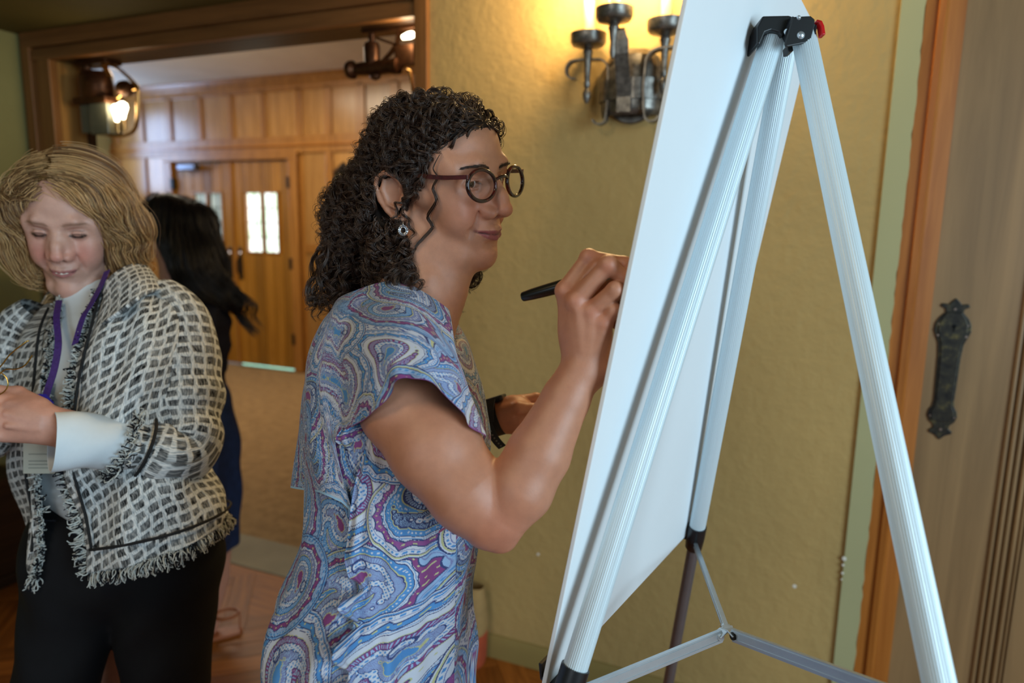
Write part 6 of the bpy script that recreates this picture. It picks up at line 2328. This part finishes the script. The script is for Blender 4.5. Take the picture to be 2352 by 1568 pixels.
idx = RNG.choice(cb, 900, replace=False)
Gb = guides(BM, VbM[idx], flow_b, 26, .0062, .0015, .006, .02)
T_, A_, B__ = frames(Gb)
bs_l, bs_d = [], []
for i in range(len(Gb)):
    c_ = bs_l if RNG.random() < .66 else bs_d
    for j in range(26):
        o2 = RNG.normal(0, .0085, 2)
        tt = np.linspace(0, 1, 26)[:, None]
        c_.append((Gb[i] + A_[i] * o2[0] + B__[i] * o2[1] + np.sin(tt * 5 + i) * A_[i] * .0006)[:int(26 * RNG.uniform(.75, 1))])
def off_face(lst):
    out = []
    for s_ in lst:
        L = (s_ - BO) @ BR_ * 1000
        bad = (np.abs(L[:, 0]) < 60) & (L[:, 1] > 46) & (L[:, 2] < 92 - .012 * L[:, 0] ** 2) & (L[:, 2] > -100)
        k = int(np.argmax(bad)) if bad.any() else len(s_)
        if k > 5: out.append(s_[:k])
    return out


bs_l, bs_d = off_face(bs_l), off_face(bs_d)
for lst, c in ((bs_l, (192, 154, 104)), (bs_d, (118, 86, 54))):
    h_ = hair_curves('hair_strand', lst, .0005, hair_mat('blonde_light' if lst is bs_l else 'blonde_dark', c, rough=.34, spec=.5, var=.18), bhair)
    h_['kind'] = 'stuff'
# --- lanyard and badge
M_PURP = mat_plain('purple_ribbon', (62, 34, 108), rough=.6, var=.25, scale=200)
ly = empty('lanyard', at(130, 800, 1.20), 'purple lanyard with a white name badge around the neck of the blonde woman', 'lanyard')
MB().strap(spline(np.array([at(246, 622, 1.30), at(232, 655, 1.272), at(208, 700, 1.232), at(190, 730, 1.212), at(172, 790, 1.195)]), 24), .012, .0016, RI + UP * .5).build('ribbon', M_PURP, ly)
MB().strap(spline(np.array([at(136, 690, 1.275), at(130, 730, 1.225), at(134, 790, 1.19), at(124, 850, 1.175), at(108, 900, 1.165), at(100, 935, 1.16)]), 24), .012, .0016, RI).build('ribbon', M_PURP, ly)
MB().strap([at(92, 905, 1.155), at(110, 925, 1.15), at(92, 945, 1.155)], .020, .002, RI).build('ribbon_knot', mat_plain('blue_ribbon', (38, 34, 160), rough=.5), ly)
bdg = MB().box((-.030, -.0012, -.045), (.030, .0012, .045), np.stack([RI, FW, UP], 1), at(93, 1028, 1.19)).build('badge', mat_plain('badge_card', (188, 186, 170), rough=.4, var=.03), ly, bevel=.001)
ln_ = MB()
for z_ in (-.036, -.030, -.024, -.012):
    ln_.box((-.020, -.0016, z_), (.022, -.0011, z_ + .0022), np.stack([RI, FW, UP], 1), at(93, 1028, 1.19))
ln_.build('badge_line', mat_plain('badge_grey', (150, 150, 138), rough=.5), bdg)
# --- the thin gold glasses she holds
gg = empty('eyeglasses', at(20, 850, 1.06), 'thin gold wire glasses held in the hand of the blonde woman', 'glasses')
M_GOLD = mat_plain('gold_wire', (186, 150, 74), rough=.22, metal=.9, var=.1)
MB().tube(spline(np.array([at(-60, 880, 1.06), at(-10, 850, 1.06), at(4, 838, 1.06), at(25, 812, 1.06), at(60, 785, 1.06), at(66, 783, 1.063)]), 30), .0011, 6).build('temple', M_GOLD, gg, smooth=60)
MB().tube(spline(np.array([at(-30, 890, 1.05), at(0, 858, 1.05), at(14, 848, 1.05), at(38, 847, 1.05), at(58, 838, 1.05), at(74, 816, 1.05)]), 30), .0011, 6).build('temple', M_GOLD, gg, smooth=60)
MB().tube([at(-20, 880, 1.055) + RI * .026 * math.cos(a) + UP * .020 * math.sin(a) for a in np.linspace(0, 6.283, 30)], .0010, 6).build('rim', M_GOLD, gg, smooth=60)
MB().tube([at(-95, 895, 1.06) + RI * .026 * math.cos(a) + UP * .020 * math.sin(a) for a in np.linspace(0, 6.283, 30)], .0010, 6).build('rim', M_GOLD, gg, smooth=60)

# ================================================================== DARK-HAIRED WOMAN BEHIND
DF, DS = frame_dir(-104)
DRm = ortho(np.stack([DS, DF + np.array([0, 0, .05]), np.array([0, 0, 1.0])], 1))
DO = at(378, 530, 2.60)
PD = dict(nose=1, flush=.3, open=2)
D1 = Sdf((-.15, -.17, -.30), (.15, .15, .165), .0045, DO, DRm)
head_sdf(D1, PD)
D1.chain([at(385, 575, 2.60), at(402, 640, 2.60), at(412, 700, 2.60)], [.045, .046, .075], .03, **kw)
VD1, QD1 = D1.mesh()
LD = (VD1 - DO) @ DRm * 1000
SKIN_D = np.array(lin((192, 144, 124)))
CD1 = face_tint(LD, SKIN_D, PD)
D2 = Sdf((-.30, -.28, .0), (.30, .28, 1.42), .007, np.array([DO[0], DO[1], 0]), np.stack([DS, DF, [0, 0, 1]], 1))
fa, fb = np.array([-1.905, 1.80, 0]), np.array([-2.06, 1.50, 0])
D2.chain([at(420, 720, 2.62), at(430, 900, 2.62), at(440, 1050, 2.62)], [.10, .09, .11], .04, **kw)
for f_, kx in ((fa, at(510, 1210, 2.63)), (fb, at(300, 1300, 2.45))):
    D2.chain([kx, (kx * .45 + f_ * .55) + np.array([0, 0, .02]), f_ + np.array([0, 0, .08])], [.052, .046, .032], .02, **kw)
    fd = np.array([-.55, -.62, 0]); fd /= np.linalg.norm(fd)
    D2.chain([f_ + np.array([0, 0, .05]), f_ + fd * .08 + np.array([0, 0, .040]), f_ + fd * .16 + np.array([0, 0, .028])], [.032, .033, .026], .02, **kw)
VD2, QD2 = D2.mesh()
VD2 = relax(VD2, QD2, 2, .5)
CD2 = np.repeat(SKIN_D[None], len(VD2), 0)
darkw = empty('person', (DO[0], DO[1], 0), 'woman with long straight dark hair in navy clothes, standing behind the blonde woman', 'person')
me = npmesh('body', np.concatenate([VD1, VD2]), np.concatenate([QD1, QD2 + len(VD1)]))
set_tint(me, np.concatenate([CD1, CD2]))
dbody = link('body', me, M_SKIN, darkw, True)
for s_ in (1, -1):
    eye_mesh(DO, DRm, s_, (0, 1, -.05), dbody, M_EYE)
M_NAVY = mat_plain('navy_knit', (22, 24, 38), rough=.75, spec=.25, var=.2, bumps=.3, bscale=500)
M_NAVY2 = mat_plain('navy_skirt_cloth', (22, 40, 74), rough=.7, spec=.3, var=.2)
D3 = Sdf((-.34, -.3, .55), (.34, .3, 1.5), .006, np.array([DO[0], DO[1], 0]), np.stack([DS, DF, [0, 0, 1]], 1))
D3.chain([at(430, 740, 2.62), at(435, 850, 2.62), at(445, 960, 2.62)], [.125, .118, .12], .05, **kw)
D3.chain([at(462, 705, 2.55), at(490, 735, 2.52), at(524, 830, 2.50), at(518, 885, 2.47), at(455, 880, 2.36)], [.055, .058, .054, .050, .042], .02, **kw)
D3.chain([at(380, 735, 2.70), at(380, 760, 2.74), at(400, 900, 2.75)], [.05, .05, .045], .03, **kw)
VD3, QD3 = D3.mesh(); VD3 = relax(VD3, QD3, 2, .5)
VD3 += (.004 * np.sin(VD3[:, 2] * 70))[:, None] * RI
link('top', npmesh('top', VD3, QD3), M_NAVY, darkw, True)
D4 = Sdf((-.34, -.3, .30), (.34, .3, 1.25), .007, np.array([DO[0], DO[1], 0]), np.stack([DS, DF, [0, 0, 1]], 1))
D4.chain([at(446, 925, 2.62), at(448, 1020, 2.62), at(440, 1130, 2.62), at(432, 1290, 2.62)], [.135, .15, .165, .185], .05, **kw)
D4.cut(at(500, 1285, 2.62), np.array([0.05, 0.0, -1.0]))
VD4, QD4 = D4.mesh(); VD4 = relax(VD4, QD4, 2, .5)
VD4 += (.007 * np.sin(np.arctan2(VD4[:, 1] - DO[1], VD4[:, 0] - DO[0]) * 11) * ss(-VD4[:, 2], -1.0, -.5))[:, None] * RI
link('skirt', npmesh('skirt', VD4, QD4), M_NAVY2, darkw, True)
# sandals
M_TAN = mat_plain('tan_leather', (150, 84, 46), rough=.5)
for f_ in (fa, fb):
    fs_ = np.array([-fd[1], fd[0], 0])
    sd_ = empty('unused', f_, 'x', 'x') if False else None
    out_ = [(-.045, -.030), (.0, -.036), (.08, -.040), (.16, -.034), (.20, -.012), (.20, .012), (.16, .036), (.08, .034), (0, .034), (-.045, .028), (-.055, 0)]
    so3 = MB().prism(out_, f_ + np.array([0, 0, .002]), fd, fs_, (0, 0, 1), .014).build('sandal', M_TAN, darkw, bevel=.003)
    an = [f_ + np.array([0, 0, .085]) + fd * .042 * math.cos(a) + fs_ * .036 * math.sin(a) for a in np.linspace(0, 6.283, 22)]
    MB().strap(an, .012, .004, (0, 0, 1)).build('ankle_strap', M_TAN, so3)
    MB().strap([f_ + fd * .10 - fs_ * .042 + np.array([0, 0, .012]), f_ + fd * .095 - fs_ * .030 + np.array([0, 0, .06]), f_ + fd * .09 + np.array([0, 0, .078]), f_ + fd * .095 + fs_ * .03 + np.array([0, 0, .06]), f_ + fd * .10 + fs_ * .042 + np.array([0, 0, .012])], .016, .004, fd).build('toe_strap', M_TAN, so3)
    MB().strap([f_ - fd * .045 + np.array([0, 0, .01]), f_ - fd * .047 + np.array([0, 0, .09])], .02, .004, fs_).build('heel_strap', M_TAN, so3)
# long dark hair
DM = Sdf((-.22, -.34, -.34), (.16, .12, .18), .0045, DO, DRm)
Ed = lambda c, r, k, **kk: DM.ell(np.array(c) * .001, np.array(r) * .001, k * .001, **kk)
Ed((0, -16, 54), (82, 98, 87), 6)
Ed((0, -66, -10), (84, 62, 80), 30)
DM.chain([at(440, 520, 2.58), at(455, 600, 2.56), at(480, 655, 2.54), at(520, 680, 2.53), at(550, 690, 2.53)], [.09, .085, .06, .036, .014], .04, **kw)
DM.chain([at(420, 560, 2.54), at(450, 640, 2.53), at(478, 672, 2.52)], [.06, .05, .03], .04, **kw)
sl, X, Y, Z = DM.blk(DM.lo, DM.lo + DM.h * DM.n)
DM.D = np.maximum(DM.D, Y - np.maximum((Z + .004) * .765, -.115) + 0 * X).astype(np.float32)
VDm, QDm = DM.mesh(); VDm = relax(VDm, QDm, 3, .5)
dh = link('hair', npmesh('hair', VDm, QDm), mat_plain('black_hair_mass', (20, 17, 17), rough=.45, spec=.4), darkw, True)
idx = RNG.choice(len(VDm), 900)
Gd_ = guides(DM, VDm[idx], lambda P: np.array([0, 0, -1.0]) + RI * .75 * ss(-(P[:, 2]), -1.42, -1.36)[:, None] + RI * .15, 18, .009, .002, .006, .05)
ds_ = [p + RNG.normal(0, .004, 3) for p in Gd_ for _ in range(3)]
h_ = hair_curves('hair_strand', ds_, .0009, hair_mat('black_hair', (26, 22, 22), rough=.35, spec=.5), dh)
h_['kind'] = 'stuff'
